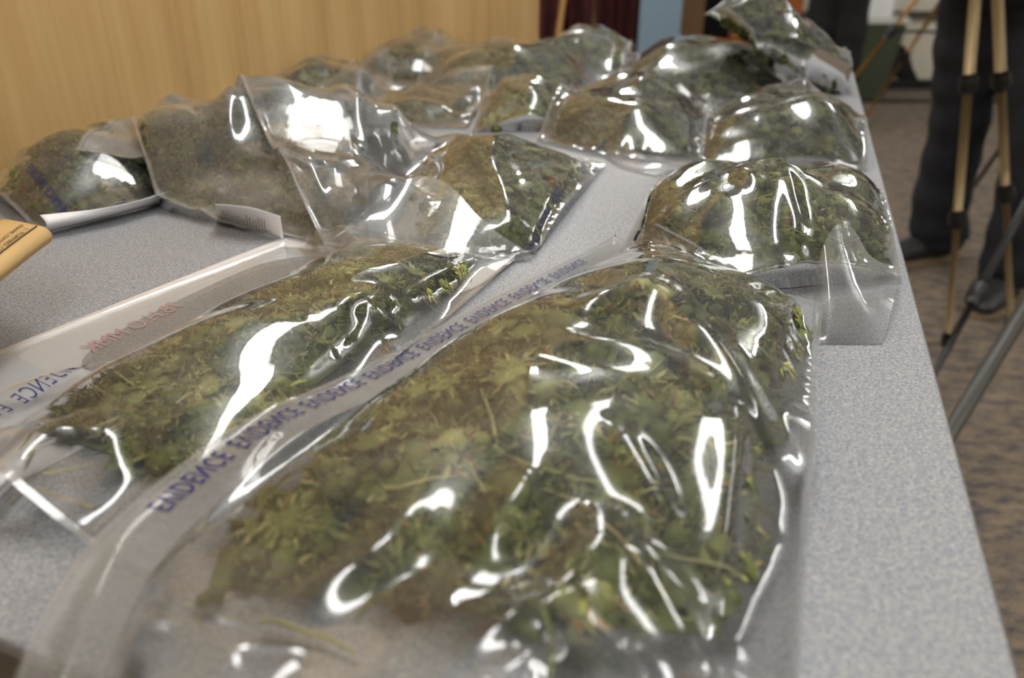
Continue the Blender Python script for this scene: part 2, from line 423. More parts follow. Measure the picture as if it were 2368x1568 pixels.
def off_wall(q_):
    e = np.maximum((q_-pa)@nv+0.006, 0)
    return q_-e[..., None]*nv
def sim(X, rest_scale, floor_fn, iters, rng, pin=None, seal=None, bend=0.25, grav=0.00004, lift=None):
    n, m = X.shape[:2]
    flat = X.copy(); flat[..., 2] = 0
    X = X.copy(); V = np.zeros_like(X)
    cons = []
    def add(s1, s2, stiff, comp_only=False):
        A = flat[s1]; B = flat[s2]
        cons.append((s1, s2, np.linalg.norm(A-B, axis=-1)*rest_scale, stiff, comp_only))
    S = slice
    for par in (0, 1):
        add((S(par, n-1, 2), S(None)), (S(par+1, n, 2), S(None)), 1.0)
        add((S(None), S(par, m-1, 2)), (S(None), S(par+1, m, 2)), 1.0)
    for par in (0, 1):
        add((S(par, n-1, 2), S(0, m-1)), (S(par+1, n, 2), S(1, m)), 0.6)
        add((S(par, n-1, 2), S(1, m)), (S(par+1, n, 2), S(0, m-1)), 0.6)
    # trim mismatched lengths
    fixed = []
    for (a, b, r, st, c) in cons:
        la = X[a].shape; lb = X[b].shape
        fixed.append((a, b, r, st, c))
    cons = fixed
    bends = []
    for d, st in ((2, bend), (4, bend*0.6)):
        for ax in (0, 1):
            a = (S(0, n-d), S(None)) if ax == 0 else (S(None), S(0, m-d))
            b = (S(d, n), S(None)) if ax == 0 else (S(None), S(d, m))
            bends.append((a, b, np.linalg.norm(flat[a]-flat[b], axis=-1)*rest_scale, st))
    for it in range(iters):
        V *= 0.90
        V[..., 2] -= grav
        if lift is not None and it < iters*0.55: V[..., 2] += lift
        Xp = X.copy(); X = X+V
        for (a, b, r, st) in bends:
            d = X[b]-X[a]; l = np.linalg.norm(d, axis=-1)+1e-9
            c = (d*((np.minimum(l-r, 0))/l*0.25*st)[..., None])
            X[a] += c; X[b] -= c
        for (a, b, r, st, _) in cons:
            d = X[b]-X[a]; l = np.linalg.norm(d, axis=-1)+1e-9
            c = d*((l-r)/l*0.5*st)[..., None]
            X[a] += c; X[b] -= c
        X[..., :2] = off_wall(X[..., :2])
        h = floor_fn(X[..., 0], X[..., 1])
        under = X[..., 2] < h
        X[..., 2] = np.maximum(X[..., 2], h)
        if under.any():
            X[..., :2] = np.where(under[..., None], Xp[..., :2]*0.35+X[..., :2]*0.65, X[..., :2])
        if seal is not None:
            hs = h+0.0015
            X[..., 2] = np.where(seal, X[..., 2]*0.5+0.5*hs, X[..., 2])
        if pin is not None:
            X = X+(flat_xy(X, flat)-X)*pin[..., None]
        V = X-Xp
        sp_ = np.linalg.norm(V, axis=-1, keepdims=True); V *= np.minimum(1, 0.004/(sp_+1e-9))
    return X
def flat_xy(X, flat):
    Y = X.copy(); Y[..., :2] = flat[..., :2]; return Y

# ------------------------------------------------------------------ dried herb
def leaf(rng, length, width, curl, seg=4):
    s = np.linspace(0, 1, seg+1)
    w = width*np.sin(np.pi*np.clip(s*0.9+0.08, 0, 1))**0.8
    ang = curl*s
    x = np.cumsum(np.r_[0, np.cos(ang[1:])])*length/seg
    z = np.cumsum(np.r_[0, np.sin(ang[1:])])*length/seg
    tw = rng.uniform(-1.2, 1.2)*s
    l = np.stack([x, w*np.cos(tw), z+w*np.sin(tw)+w*0.35], 1); r = np.stack([x, -w*np.cos(tw), z-w*np.sin(tw)+w*0.35], 1)
    v = np.empty(((seg+1)*2, 3)); v[0::2] = l; v[1::2] = r
    f = np.array([[2*i, 2*i+1, 2*i+3, 2*i+2] for i in range(seg)])
    return v, f
def rot_rand(rng, tilt=None):
    a = rng.uniform(0, 2*math.pi); b = rng.uniform(-0.2, 1.2) if tilt is None else rng.uniform(-tilt, tilt); c = rng.uniform(0, 2*math.pi)
    return np.array(Matrix.Rotation(a, 3, 'Z') @ Matrix.Rotation(-b, 3, 'Y') @ Matrix.Rotation(c, 3, 'X'))
def proto_bud(seed, nl, size):
    """a small knobbly bud made of many curled leaflets"""
    rng = np.random.default_rng(seed); V = []; Fc = []; T = []; n = 0
    lobes = [(rng.normal(0, size*0.30, 3)*np.array([1.3, 1, 0.7]), size*rng.uniform(0.22, 0.4)) for _ in range(5)]
    for k in range(nl):
        c, r = lobes[k % len(lobes)]
        d = rng.normal(size=3); d[2] = abs(d[2])*0.9; d /= np.linalg.norm(d)
        v, f = leaf(rng, size*rng.uniform(0.18, 0.46), size*rng.uniform(0.022, 0.055), rng.uniform(-2.2, 2.6), 3)
        zax = d; xax = np.cross(rng.normal(size=3), zax); xax /= np.linalg.norm(xax); yax = np.cross(zax, xax)
        xx = xax*0.75+zax*0.66
        v = v[:, :1]*xx+v[:, 1:2]*yax+v[:, 2:3]*zax + c+d*r*rng.uniform(0.55, 1.0)
        V.append(v); Fc.append(f+n); n += len(v)
        t0 = rng.normal(0.50, 0.14) if rng.random() > 0.07 else 0.97
        T.append(np.full(len(v), t0))
    # solid lobes inside
    for c, r in lobes:
        th = np.linspace(0, math.pi, 5); ph = np.arange(7)*2*math.pi/7
        g = np.array([[[math.sin(a)*math.cos(b), math.sin(a)*math.sin(b), math.cos(a)] for b in ph] for a in th])
        g = g*r*(0.75+0.35*rng.random(g.shape[:2]))[..., None]+c
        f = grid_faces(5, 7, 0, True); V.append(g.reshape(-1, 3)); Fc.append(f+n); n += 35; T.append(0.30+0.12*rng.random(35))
    return np.concatenate(V), np.concatenate(Fc), np.concatenate(T)
def proto_leaf(seed, length, width):
    rng = np.random.default_rng(seed); v, f = leaf(rng, length, width, rng.uniform(-1.6, 2.2), 6)
    v = v-v.mean(0); return v, f, np.full(len(v), rng.uniform(0.35, 0.65))
def proto_fan(seed, length):
    rng = np.random.default_rng(seed); V = []; Fc = []; T = []; n = 0
    for k in range(5):
        v, f = leaf(rng, length*(1-0.18*abs(k-2)), length*0.07, rng.uniform(1.5, 4.2), 5)
        R_ = np.array(Matrix.Rotation((k-2)*0.45, 3, 'Z')); v = v@R_.T
        V.append(v); Fc.append(f+n); n += len(v); T.append(np.full(len(v), 0.45+0.05*k))
    return np.concatenate(V), np.concatenate(Fc), np.concatenate(T)
def proto_stem(seed, length, r, bend):
    rng = np.random.default_rng(seed); k = 7
    a = np.cumsum(rng.normal(0, bend, k)); b = np.cumsum(rng.normal(0, bend*0.5, k))
    p = np.cumsum(np.stack([np.cos(a), np.sin(a), np.sin(b)*0.6], 1)*length/k, 0); p -= p.mean(0)
    mb = MB().tube(p, [r*(1.15-0.6*i/k) for i in range(k)], 5, False)
    v = np.concatenate(mb.v); return v, np.array(mb.f), np.full(len(v), rng.uniform(0.62, 0.82))
def make_protos(q):
    nl = {2: 190, 1: 70, 0: 34}[q]
    buds = [proto_bud(s, nl, 1.0) for s in range(5)]
    leaves = [proto_leaf(50+s, 1.0, 0.030+0.014*(s % 3)) for s in range(6)]
    fans = [proto_fan(80+s, 1.0) for s in range(3)]
    stems = [proto_stem(100+s, 1.0, 0.011+0.004*(s % 3), 0.22) for s in range(6)]
    return buds, leaves, fans, stems
PROT = {q: make_protos(q) for q in (0, 1, 2)}
class Acc:
    def __init__(s): s.V = []; s.F = []; s.T = []; s.n = 0
    def put(s, pr, Rm, sc, loc, dt):
        v, f, t = pr; s.V.append((v@Rm.T)*sc+loc); s.F.append(f+s.n); s.T.append(t+dt); s.n += len(v)

def bilin(G, u, v):
    n, m = G.shape[:2]
    a = np.clip(u, 0, 1)*(n-1); b = np.clip(v, 0, 1)*(m-1)
    i = np.minimum(np.asarray(a).astype(int), n-2); j = np.minimum(np.asarray(b).astype(int), m-2)
    fa = np.asarray(a-i)[..., None]; fb = np.asarray(b-j)[..., None]
    return G[i, j]*(1-fa)*(1-fb)+G[i+1, j]*fa*(1-fb)+G[i, j+1]*(1-fa)*fb+G[i+1, j+1]*fa*fb

def text_mesh(body, size=1.0, xs=1.0):
    cu = bpy.data.curves.new('t', 'FONT'); cu.body = body; cu.size = size; cu.resolution_u = 3; cu.offset = 0.002*size if body == 'EVIDENCE' else 0.0; cu.space_character = 1.16 if body == 'EVIDENCE' else 1.0
    ob = bpy.data.objects.new('t', cu); COL.objects.link(ob)
    bpy.context.view_layer.update()
    me = bpy.data.meshes.new_from_object(ob)
    v = np.array([q.co[:] for q in me.vertices]); f = [list(p.vertices) for p in me.polygons]
    bpy.data.objects.remove(ob); bpy.data.curves.remove(cu)
    v[:, 0] *= xs
    return v, f
EV_V, EV_F = text_mesh('EVIDENCE', 1.0, 0.80)
EV_W = EV_V[:, 0].max()

GROUP = 'clear evidence bags of dried herb laid out on the table'
def bag(label, hlabel, left, far, right, near, content, thick, nu, nv, seed, slack=0.04, puffs=(), ridges=(), q=1, size=0.018,
        text=None, seal_u=None, film='film', herb='herb', dens=1.0, iters=260, stray=0, auto=5, loft=0.012, dents=6, stems=1.0,
        base=None, power=2.1, pinb=0.5, bend=0.6):
    """left/far/right/near: lists of photo positions (u, v[, height above table])"""
    global pile
    rng = np.random.default_rng(seed)
    cv = lambda L_: [P(p[0], p[1], TZ+(p[2] if len(p) > 2 else 0.0)) for p in L_]
    G = coons(cv(left), cv(far), cv(right), cv(near), nu, nv)
    G[..., :2] = off_wall(G[..., :2])
    tilt = G[..., 2]-TZ
    sup_raw = blur(pile, 5)
    # content mound -------------------------------------------------
    u0, u1, v0, v1 = content
    k = 64
    uu, vv = np.meshgrid(np.linspace(u0, u1, k), np.linspace(v0, v1, k), indexing='ij')
    C = bilin(G, uu, vv)
    su = np.abs((uu-u0)/(u1-u0)*2-1); sv = np.abs((vv-v0)/(v1-v0)*2-1)
    shape = np.clip((1-su**power)*(1-sv**power), 0, 1)**0.55
    wv = waves(rng, C[..., 0], C[..., 1], 0.09, 8)
    th = thick*shape*(1+0.15*wv+0.10*waves(rng, C[..., 0], C[..., 1], 0.045, 8))
    sup_big = blur(pile, 12)
    basez = np.maximum(rsample(sup_big, C[..., 0], C[..., 1]), C[..., 2]-TZ)
    top = basez+np.maximum(th, 0)
    Ct = C.copy(); Ct[..., 2] = top
    ch = np.zeros_like(pile); rsplat(ch, Ct, 6)
    # film ----------------------------------------------------------
    U, Vv = np.meshgrid(np.linspace(0, 1, nu), np.linspace(0, 1, nv), indexing='ij')
    seal = np.zeros((nu, nv), bool)
    if seal_u is not None: seal |= (U <= seal_u)
    tiltG = tilt.copy()
    dl = ch.copy()
    for _ in range(6):
        d2 = dl.copy()
        for ax, sh in ((0, 1), (0, -1), (1, 1), (1, -1)): d2 = np.maximum(d2, np.roll(dl, sh, ax)-0.0006)
        dl = d2
    dl = blur(blur(np.maximum(dl, pile), 6), 5)
    hmix = np.maximum(pile, np.where(ch > 0, np.maximum(ch+size*0.08, dl+size*0.20), 0))
    gx = RX0+np.arange(RNX)[:, None]*RES; gy = RY0+np.arange(RNY)[None, :]*RES
    for (a, b, rad, hh) in puffs:
        p = P(a, b, TZ+hh*0.5); d2 = ((gx-p[0])**2+(gy-p[1])**2)/rad**2
        hmix = np.maximum(hmix, hh*np.clip(1-d2, 0, 1)**0.8)
    hr = blur(hmix, 3)
    ridges = list(ridges); segs = []
    for (a1, b1, a2, b2, hh, wd) in ridges:
        segs.append((P(a1, b1, TZ+thick*0.8)[:2], P(a2, b2, TZ+thick*0.8)[:2], hh, wd))
    kx, ky = rng.uniform(0.2, .8), rng.uniform(0.2, .8)
    pt = bilin(G, kx, ky)[:2]; a = rng.uniform(0, 6.28)
    for _ in range(auto):
        a += rng.choice([-1, 1])*rng.uniform(0.7, 1.9); ln = rng.uniform(0.05, 0.11)
        q_ = pt+np.array([math.cos(a), math.sin(a)*0.8])*ln
        segs.append((pt, q_, rng.uniform(0.010, 0.016), rng.uniform(0.014, 0.022)))
        pt = q_ if rng.random() < 0.6 else bilin(G, rng.uniform(0.15, .85), rng.uniform(0.15, .85))[:2]
    for (p, q_, hh, wd) in segs:
        dd = q_-p; ln = np.linalg.norm(dd); dd = dd/ln
        tt = np.clip((gx-p[0])*dd[0]+(gy-p[1])*dd[1], 0, ln); di = np.hypot(gx-p[0]-dd[0]*tt, gy-p[1]-dd[1]*tt)
        prof = np.clip(1-di/wd, 0, 1)*(0.35+0.65*np.sin(np.pi*np.clip(tt/ln, 0, 1))**0.5)
        hmix = np.where(prof > 0, np.maximum(hmix, hr+hh*prof), hmix)
    def floor_fn(x, y):
        return np.maximum(rsample(hmix, x, y)+0.0035, tiltG-0.0)
    X = G.copy()
    pil = (np.sin(np.pi*np.clip(U, 0, 1))*np.sin(np.pi*np.clip(Vv, 0, 1)))**0.4
    X[..., 2] = floor_fn(X[..., 0], X[..., 1]) + loft*pil
    for _ in range(dents):
        a = rng.uniform(0, math.pi); cx, cy = bilin(G, rng.uniform(0.1, .9), rng.uniform(0.1, .9))[:2]
        d = (X[..., 0]-cx)*math.cos(a)+(X[..., 1]-cy)*math.sin(a)
        e = -(X[..., 0]-cx)*math.sin(a)+(X[..., 1]-cy)*math.cos(a)
        X[..., 2] += pil*rng.uniform(0.006, 0.016)*np.exp(-np.abs(d)/0.008)*np.exp(-(e/rng.uniform(0.04, 0.12))**2)
    X[..., 2] += pil*0.003*waves(rng, X[..., 0], X[..., 1], 0.10, 10)
    pin = np.zeros((nu, nv)); pin[0] = pin[-1] = pinb; pin[:, 0] = pin[:, -1] = pinb
    S_ = sim(X, 1+slack, floor_fn, iters, rng, pin=pin, seal=seal if seal_u is not None else None, bend=bend)
    for _ in range(3):
        A_ = S_[1:-1, 1:-1]
        S_[1:-1, 1:-1] = A_*0.5+0.125*(S_[:-2, 1:-1]+S_[2:, 1:-1]+S_[1:-1, :-2]+S_[1:-1, 2:])
    S_[..., 2] = np.maximum(S_[..., 2], rsample(np.maximum(pile, ch+0.001), S_[..., 0], S_[..., 1])+0.0015)
    if seal_u is not None and seal_u > 0.03:
        kk = max(3, nv//9); ker = np.hanning(2*kk+1); ker /= ker.sum()
        w_ = np.clip((seal_u*1.25-U[:, :1])/(seal_u*0.35), 0, 1)
        for c_ in range(3):
            pd = np.pad(S_[..., c_], ((0, 0), (kk, kk)), mode='reflect', reflect_type='odd')
            sm = np.stack([np.convolve(r_, ker, 'valid') for r_ in pd])
            S_[..., c_] = S_[..., c_]*(1-w_)+sm*w_
        zl = S_[..., 2].copy()
        ic = max(1, int(seal_u*0.45*(nu-1)))
        S_[..., 2] = zl*(1-w_)+(zl[ic:ic+1]+0.0)*w_
    S_w = S_.copy(); S_w[..., 2] += TZ
    cxy = S_w.reshape(-1, 3).mean(0)
    z0 = S_w[..., 2].min()
    root = empty('evidence_bag', (cxy[0], cxy[1], z0), label, 'plastic bag', GROUP)
    # under sheet
    bt = upsample(S_w[::4, ::4] if False else S_w, 1).copy()
    lowz = np.minimum(rsample(sup_raw, bt[..., 0], bt[..., 1])*0.0+TZ+0.0012+np.maximum(rsample(sup_raw, bt[..., 0], bt[..., 1]), tilt*0.98), bt[..., 2])
    bt[..., 2] = lowz
    for _ in range(4):
        bt[1:-1, 1:-1, 2] = bt[1:-1, 1:-1, 2]*0.4+0.15*(bt[:-2, 1:-1, 2]+bt[2:, 1:-1, 2]+bt[1:-1, :-2, 2]+bt[1:-1, 2:, 2])
    bt[..., 2] = np.minimum(bt[..., 2], S_w[..., 2])
    bt[0] = S_w[0]; bt[-1] = S_w[-1]; bt[:, 0] = S_w[:, 0]; bt[:, -1] = S_w[:, -1]
    st = 2
    ii = sorted(set(list(range(0, nu, st))+[nu-1])); jj = sorted(set(list(range(0, nv, st))+[nv-1]))
    b2 = bt[np.ix_(ii, jj)]
    v = np.concatenate([S_w.reshape(-1, 3)])
    o = mesh('film', v, grid_faces(nu, nv), M[film], root); subsurf(o, 1 if q < 2 else 2)
    mesh('under_film', b2.reshape(-1, 3), grid_faces(len(ii), len(jj)), M[film], root)
    if seal_u is not None and seal_u > 0.03:
        ns = max(3, int(seal_u*(nu-1))); sp_ = S_w[:ns].copy(); sp_[..., 2] += 0.0005
        mesh('seal_strip', sp_.reshape(-1, 3), grid_faces(ns, sp_.shape[1]), M['strip'], root)
    def ring(A): return np.concatenate([A[:, 0], A[-1, 1:], A[-2::-1, -1], A[0, -2:0:-1]])
    ro = ring(S_w); ri = ro+(ring(upsample(S_w, 1))*0+cxy-ro)*0
    cc = np.array([S_w[..., 0].mean(), S_w[..., 1].mean()])
    kk = len(ro); tg = np.roll(ro, -2, 0)-np.roll(ro, 2, 0); nn = np.stack([-tg[:, 1], tg[:, 0]], 1); nn /= np.linalg.norm(nn, axis=1)[:, None]+1e-9
    ri = ro.copy(); ri[:, :2] += nn*0.0035; ri[:, 2] += 0.0012; ro2 = ro.copy(); ro2[:, 2] += 0.0012; ro2[:, :2] -= nn*0.0008
    mesh('seal_edge', np.concatenate([ro2, ri]), [[a, (a+1) % kk, kk+(a+1) % kk, kk+a] for a in range(kk)], M['flap'], root)
    # herb ----------------------------------------------------------
    buds, leaves, fans, stms = PROT[q]
    hf = np.full((RNX, RNY), -1.0); rsplat(hf, S_, 3)
    def room(p, e=None):
        e = e or size*0.5
        return min(float(rsample(hf, p[0]+dx, p[1]+dy)) for dx, dy in ((0, 0), (e, 0), (-e, 0), (0, e), (0, -e)))-(p[2]-TZ)
    acc = Acc()
    Cw = C.copy(); Cw[..., 2] = TZ+top-size*0.22
    edge = np.zeros((k, k)); e_in = slice(3, -3)
    Cm = Cw.copy(); Cm[..., 2] = np.maximum(Cm[..., 2]-0.002, TZ+basez+0.001)
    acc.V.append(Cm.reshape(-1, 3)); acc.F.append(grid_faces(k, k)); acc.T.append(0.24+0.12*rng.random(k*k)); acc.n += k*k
    area = np.linalg.norm(C[-1, k//2]-C[0, k//2])*np.linalg.norm(C[k//2, -1]-C[k//2, 0])
    nb = int(area/(size*0.62)**2*dens)
    for i in range(nb):
        a, b = rng.random(2)
        s_ = (1-abs(2*a-1)**power)*(1-abs(2*b-1)**power)
        p = bilin(Cw, a, b)
        if s_ < 0.10 and rng.random() < 0.5: continue
        sc = size*rng.uniform(0.75, 1.3)
        p = p+np.array([0, 0, -0.1*sc]); p[2] = max(p[2], TZ+float(bilin(basez[..., None], a, b)[0])+sc*0.28)
        tone = rng.normal(0, 0.09) + 0.10*math.sin(p[0]*95+seed)*math.cos(p[1]*80+2*seed)
        rm = room(p)
        if rm < size*0.12: continue
        sc = min(sc, rm*2.4)
        acc.put(buds[rng.integers(len(buds))], rot_rand(rng, 0.7), sc, p, tone)
    for i in range(int(nb*0.55)):
        a, b = rng.random(2); p = bilin(Cw, a, b); p[2] += size*rng.uniform(-0.15, 0.25)
        if room(p, size*0.95) < size*0.22: continue
        acc.put(leaves[rng.integers(len(leaves))], rot_rand(rng, 0.5), size*rng.uniform(0.7, 1.7), p, rng.normal(0, 0.12))
    for i in range(int(nb*0.12)):
        a, b = rng.random(2); p = bilin(Cw, a, b); p[2] += size*rng.uniform(-0.1, 0.2)
        if room(p, size*0.95) < size*0.22: continue
        acc.put(fans[rng.integers(len(fans))], rot_rand(rng, 0.6), size*rng.uniform(0.6, 1.1), p, rng.normal(-0.05, 0.1))
    for i in range(int(nb*0.16*stems)):
        a, b = rng.uniform(0.04, 0.96, 2); p = bilin(Cw, a, b); p[2] += size*rng.uniform(-0.05, 0.28)
        if room(p, size*0.95) < size*0.22: continue
        acc.put(stms[rng.integers(len(stms))], rot_rand(rng, 0.22), size*rng.uniform(1.6, 3.2), p, rng.normal(0, 0.06))
    for i in range(stray):
        a, b = rng.uniform(max(0.02, u0-0.12), 0.97), rng.uniform(max(0.02, v0-0.2), 0.97); p = bilin(S_w, a, b); p[2] = TZ+rng.uniform(0.004, 0.012)
        if float(rsample(hf, p[0], p[1])) < 0.006: continue
        pr = stms[rng.integers(6)] if rng.random() < 0.45 else leaves[rng.integers(6)]
        acc.put(pr, rot_rand(rng, 0.12), size*rng.uniform(0.7, 2.6), p, rng.normal(0.03, 0.08))
    if q == 2:
        for i in range(int(nb*0.12)):
            a, b = rng.uniform(0.03, 0.97, 2); p = bilin(Cw, a, b); p[2] += size*rng.uniform(0.05, 0.3)
            if room(p, size*1.3) < size*0.2: continue
            acc.put(leaves[rng.integers(6)], rot_rand(rng, 0.35), size*rng.uniform(1.4, 2.8), p, rng.normal(0.04, 0.1))
    Vh = np.concatenate(acc.V)
    # keep the herb under the film
    Vh[:, :2] = off_wall(Vh[:, :2]+nv*0.004)-nv*0.004
    zf = rsample(hf, Vh[:, 0], Vh[:, 1])
    if tilt.max() > 0.03:
        tf = np.full((RNX, RNY), 0.0); TG = G.copy(); TG[..., 2] = tilt; rsplat(tf, TG, 6)
        Vh[:, 2] = np.maximum(Vh[:, 2], TZ+rsample(blur(tf, 3), Vh[:, 0], Vh[:, 1])-0.004)
    out_v = zf < 0.0025
    for dx, dy in ((.004, 0), (-.004, 0), (0, .004), (0, -.004)): out_v |= rsample(hf, Vh[:, 0]+dx, Vh[:, 1]+dy) < 0.0
    Vh[:, 2] = np.where(zf > 0.004, np.minimum(Vh[:, 2], TZ+zf-0.0025), Vh[:, 2])
    Vh[:, 2] = np.maximum(Vh[:, 2], TZ+np.maximum(rsample(pile, Vh[:, 0], Vh[:, 1])*0.9, 0)+0.0016)
    hc = Vh.mean(0); herb_f = np.concatenate(acc.F); herb_f = herb_f[~out_v[herb_f].any(1)]
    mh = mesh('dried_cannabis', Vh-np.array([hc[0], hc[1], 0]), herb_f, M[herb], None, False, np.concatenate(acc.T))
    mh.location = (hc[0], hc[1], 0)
    tag(mh, hlabel, 'dried herb', None, 'stuff')
    if text: lettering(S_w, root, *text)
    # what now stands on the table
    rsplat(pile, S_, 3)
    return root, S_w

def lettering(S_w, root, u0, vs, ve, pitch, height, flip='y', words=None):
    V = []; Fc = []; n = 0
    m = 200
    cvv = np.linspace(vs, ve, m); path = bilin(S_w, np.full(m, u0), cvv)
    d = np.r_[0, np.cumsum(np.linalg.norm(np.diff(path, axis=0), axis=1))]
    ulen = np.linalg.norm(np.diff(S_w[:, S_w.shape[1]//2], axis=0), axis=1).sum()
    wlen = pitch*0.88; s = wlen/EV_W
    k = int(d[-1]/pitch)
    for w in range(k):
        x = EV_V[:, 0]*s; y = (EV_V[:, 1]/0.73-0.5)*height
        if flip == 'x': x = wlen-x
        if flip == 'y': y = -y
        vv = np.interp(w*pitch+x, d, cvv); uu = u0-y/ulen
        p = bilin(S_w, uu, vv); p[:, 2] += 0.0014
        V.append(p); Fc += [[i+n for i in f] for f in EV_F]; n += len(p)
    if V: mesh('printed_lettering', np.concatenate(V), Fc, M['ink'], root, False)

def flat_patch(root, name, S_w, u0, u1, v0, v1, mat, dz=0.002, lo=None, thick=0.0004):
    """sheet of paper lying under a film, following it"""
    k = 24
    uu, vv = np.meshgrid(np.linspace(u0, u1, k), np.linspace(v0, v1, k), indexing='ij')
    p = bilin(S_w, uu, vv); p[..., 2] = lo if lo is not None else p[..., 2]+dz
    o = mesh(name, p.reshape(-1, 3), grid_faces(k, k), mat, root)
    m = o.modifiers.new('solid', 'SOLIDIFY'); m.thickness = thick
    return o

exec_order = []
# ------------------------------------------------------------------ the bags, lowest first
bag('clear bag of dull green herb at the far left end, against the wood panel', 'dried herb in the far left bag against the wood panel',
    [(740, 195), (830, 120)], [(830, 120), (1110, 105)], [(1040, 205), (1110, 105)], [(740, 195), (1040, 205)],
    (0.12, 0.9, 0.12, 0.9), 0.055, 44, 36, 8, q=0, size=0.026, film='film_far', herb='herb_green')
bag('clear bag of bright green herb at the middle of the far table end', 'dried green herb in the bag at the middle of the far table end',
    [(1230, 165), (1270, 110)], [(1270, 110), (1470, 110)], [(1440, 170), (1470, 110)], [(1230, 165), (1440, 170)],
    (0.12, 0.9, 0.12, 0.9), 0.05, 40, 36, 14, q=0, size=0.024, film='film_far', herb='herb')
bag('wide clear bag in second row from far end, before the bright green one', 'dark dried herb in the wide bag of the second row from the far end',
    [(940, 235), (1010, 150)], [(1010, 150), (1420, 140)], [(1400, 235), (1420, 140)], [(940, 235), (1400, 235)],
    (0.1, 0.82, 0.12, 0.88), 0.055, 60, 40, 9, q=0, size=0.022, film='film_far', herb='herb_green')
bag('clear bag of dark herb in the far rows, left of the propped-up bag', 'dark dried herb in the bag left of the propped-up bag',
    [(1420, 240), (1440, 145)], [(1440, 145), (1730, 128)], [(1890, 248), (1730, 128)], [(1420, 240), (1890, 248)],
    (0.12, 0.92, 0.1, 0.9), 0.06, 54, 40, 15, q=0, size=0.022, film='film_far', herb='herb_green')
bag('clear bag propped up steeply at the far right corner of the table', 'thick block of dark dried herb in the propped-up bag at the far corner',
    [(1745, 110, .085), (1625, 35, .125)], [(1625, 35, .125), (1700, 25, .125), (1925, 160, .0)], [(1960, 222, 0), (1925, 160, 0)], [(1745, 110, .085), (1870, 190, .03), (1960, 222, .0)],
    (0.07, 0.93, 0.07, 0.94), 0.055, 44, 44, 16, q=0, size=0.022, film='film_far', herb='herb_green')
bag('clear bag with bright bent ridge by the wood panel, middle rows', 'dried herb in the bag by the wood panel, left part of the middle rows',
    [(540, 285), (620, 200)], [(620, 200), (900, 180)], [(930, 275), (900, 180)], [(540, 285), (930, 275)],
    (0.1, 0.8, 0.2, 0.9), 0.05, 54, 40, 7, q=0, size=0.022, film='film_far', herb='herb_green', dents=9)
bag('nearly empty clear bag between the wide bag and the big bag beside the panel', 'thin layer of dried herb in the flat bag end behind the big crumpled bag',
    [(640, 300), (860, 215)], [(860, 215), (1140, 215)], [(1080, 300), (1140, 215)], [(640, 300), (1080, 300)],
    (0.35, 0.9, 0.2, 0.8), 0.02, 54, 40, 10, q=0, size=0.02, film='film_far', herb='herb_green', dents=9)
bag('clear bag of brownish herb in the middle rows with a bright spot at its right', 'brownish dried herb in the middle bag beside the bright reflections',
    [(1090, 310), (1140, 235)], [(1140, 235), (1340, 225)], [(1300, 305), (1340, 225)], [(1090, 310), (1300, 305)],
    (0.1, 0.9, 0.1, 0.9), 0.045, 44, 40, 11, q=0, size=0.02, film='film_far', herb='herb')
bag('clear bag with wavy bright ridges, left of the one at right table edge', 'dark dried herb in the bag with wavy bright ridges',
    [(1240, 330), (1330, 235)], [(1330, 235), (1640, 240)], [(1620, 395), (1640, 240)], [(1240, 330), (1400, 365), (1620, 395)],
    (0.1, 0.92, 0.12, 0.92), 0.05, 60, 50, 12, q=1, size=0.02, film='film_far', herb='herb_green', dents=9)
bag('full clear bag at right table edge, behind the bag with flat bright top', 'loose dried herb in the full bag at the right table edge',
    [(1610, 400), (1640, 265)], [(1640, 265), (1980, 265)], [(2005, 400), (1980, 265)], [(1610, 400), (2005, 400)],
    (0.08, 0.94, 0.08, 0.92), 0.055, 64, 54, 13, q=1, size=0.02, film='film_far', herb='herb_green')
bag('clear bag at the left by the wood panel, on a white paper back', 'dried herb in the bag at the left above the brown paper parcel',
    [(100, 545), (-60, 445)], [(-60, 445), (300, 330)], [(430, 465), (300, 330)], [(100, 545), (430, 465)],
    (0.12, 0.95, 0.15, 0.85), 0.05, 60, 44, 5, q=1, size=0.02, film='film_far', herb='herb_green', 
    text=(0.2, 0.05, 0.5, 0.05, 0.011))
bag('big clear bag of greyish herb beside the panel, behind the white-labelled bag', 'greyish dried herb in the big bag beside the wood panel',
    [(210, 470), (420, 300)], [(420, 300), (880, 260)], [(930, 400), (880, 260)], [(210, 470), (930, 400)],
    (0.22, 0.75, 0.1, 0.8), 0.042, 72, 50, 6,
    puffs=[(700, 310, .16, .085), (880, 330, .13, .07), (480, 310, .11, .072), (330, 380, .08, .05)], ridges=[(440, 270, 400, 330, .02, .02), (400, 330, 450, 440, .015, .02), (310, 325, 400, 370, .015, .02)], q=1, size=0.02, film='film_mid', herb='herb_green', dents=10)
r4, s4 = bag('crumpled clear bag with white printed label at its near edge', 'dried herb in the crumpled bag with the white label',
    [(370, 490), (330, 400)], [(330, 400), (860, 380)], [(850, 590), (860, 380)], [(370, 490), (520, 530), (850, 590)],
    (0.05, 0.95, 0.15, 0.9), 0.030, 80, 56, 4, q=1, size=0.019, film='film_mid', herb='herb_green', dents=12,
    text=(0.88, 0.03, 0.2, 0.05, 0.011))
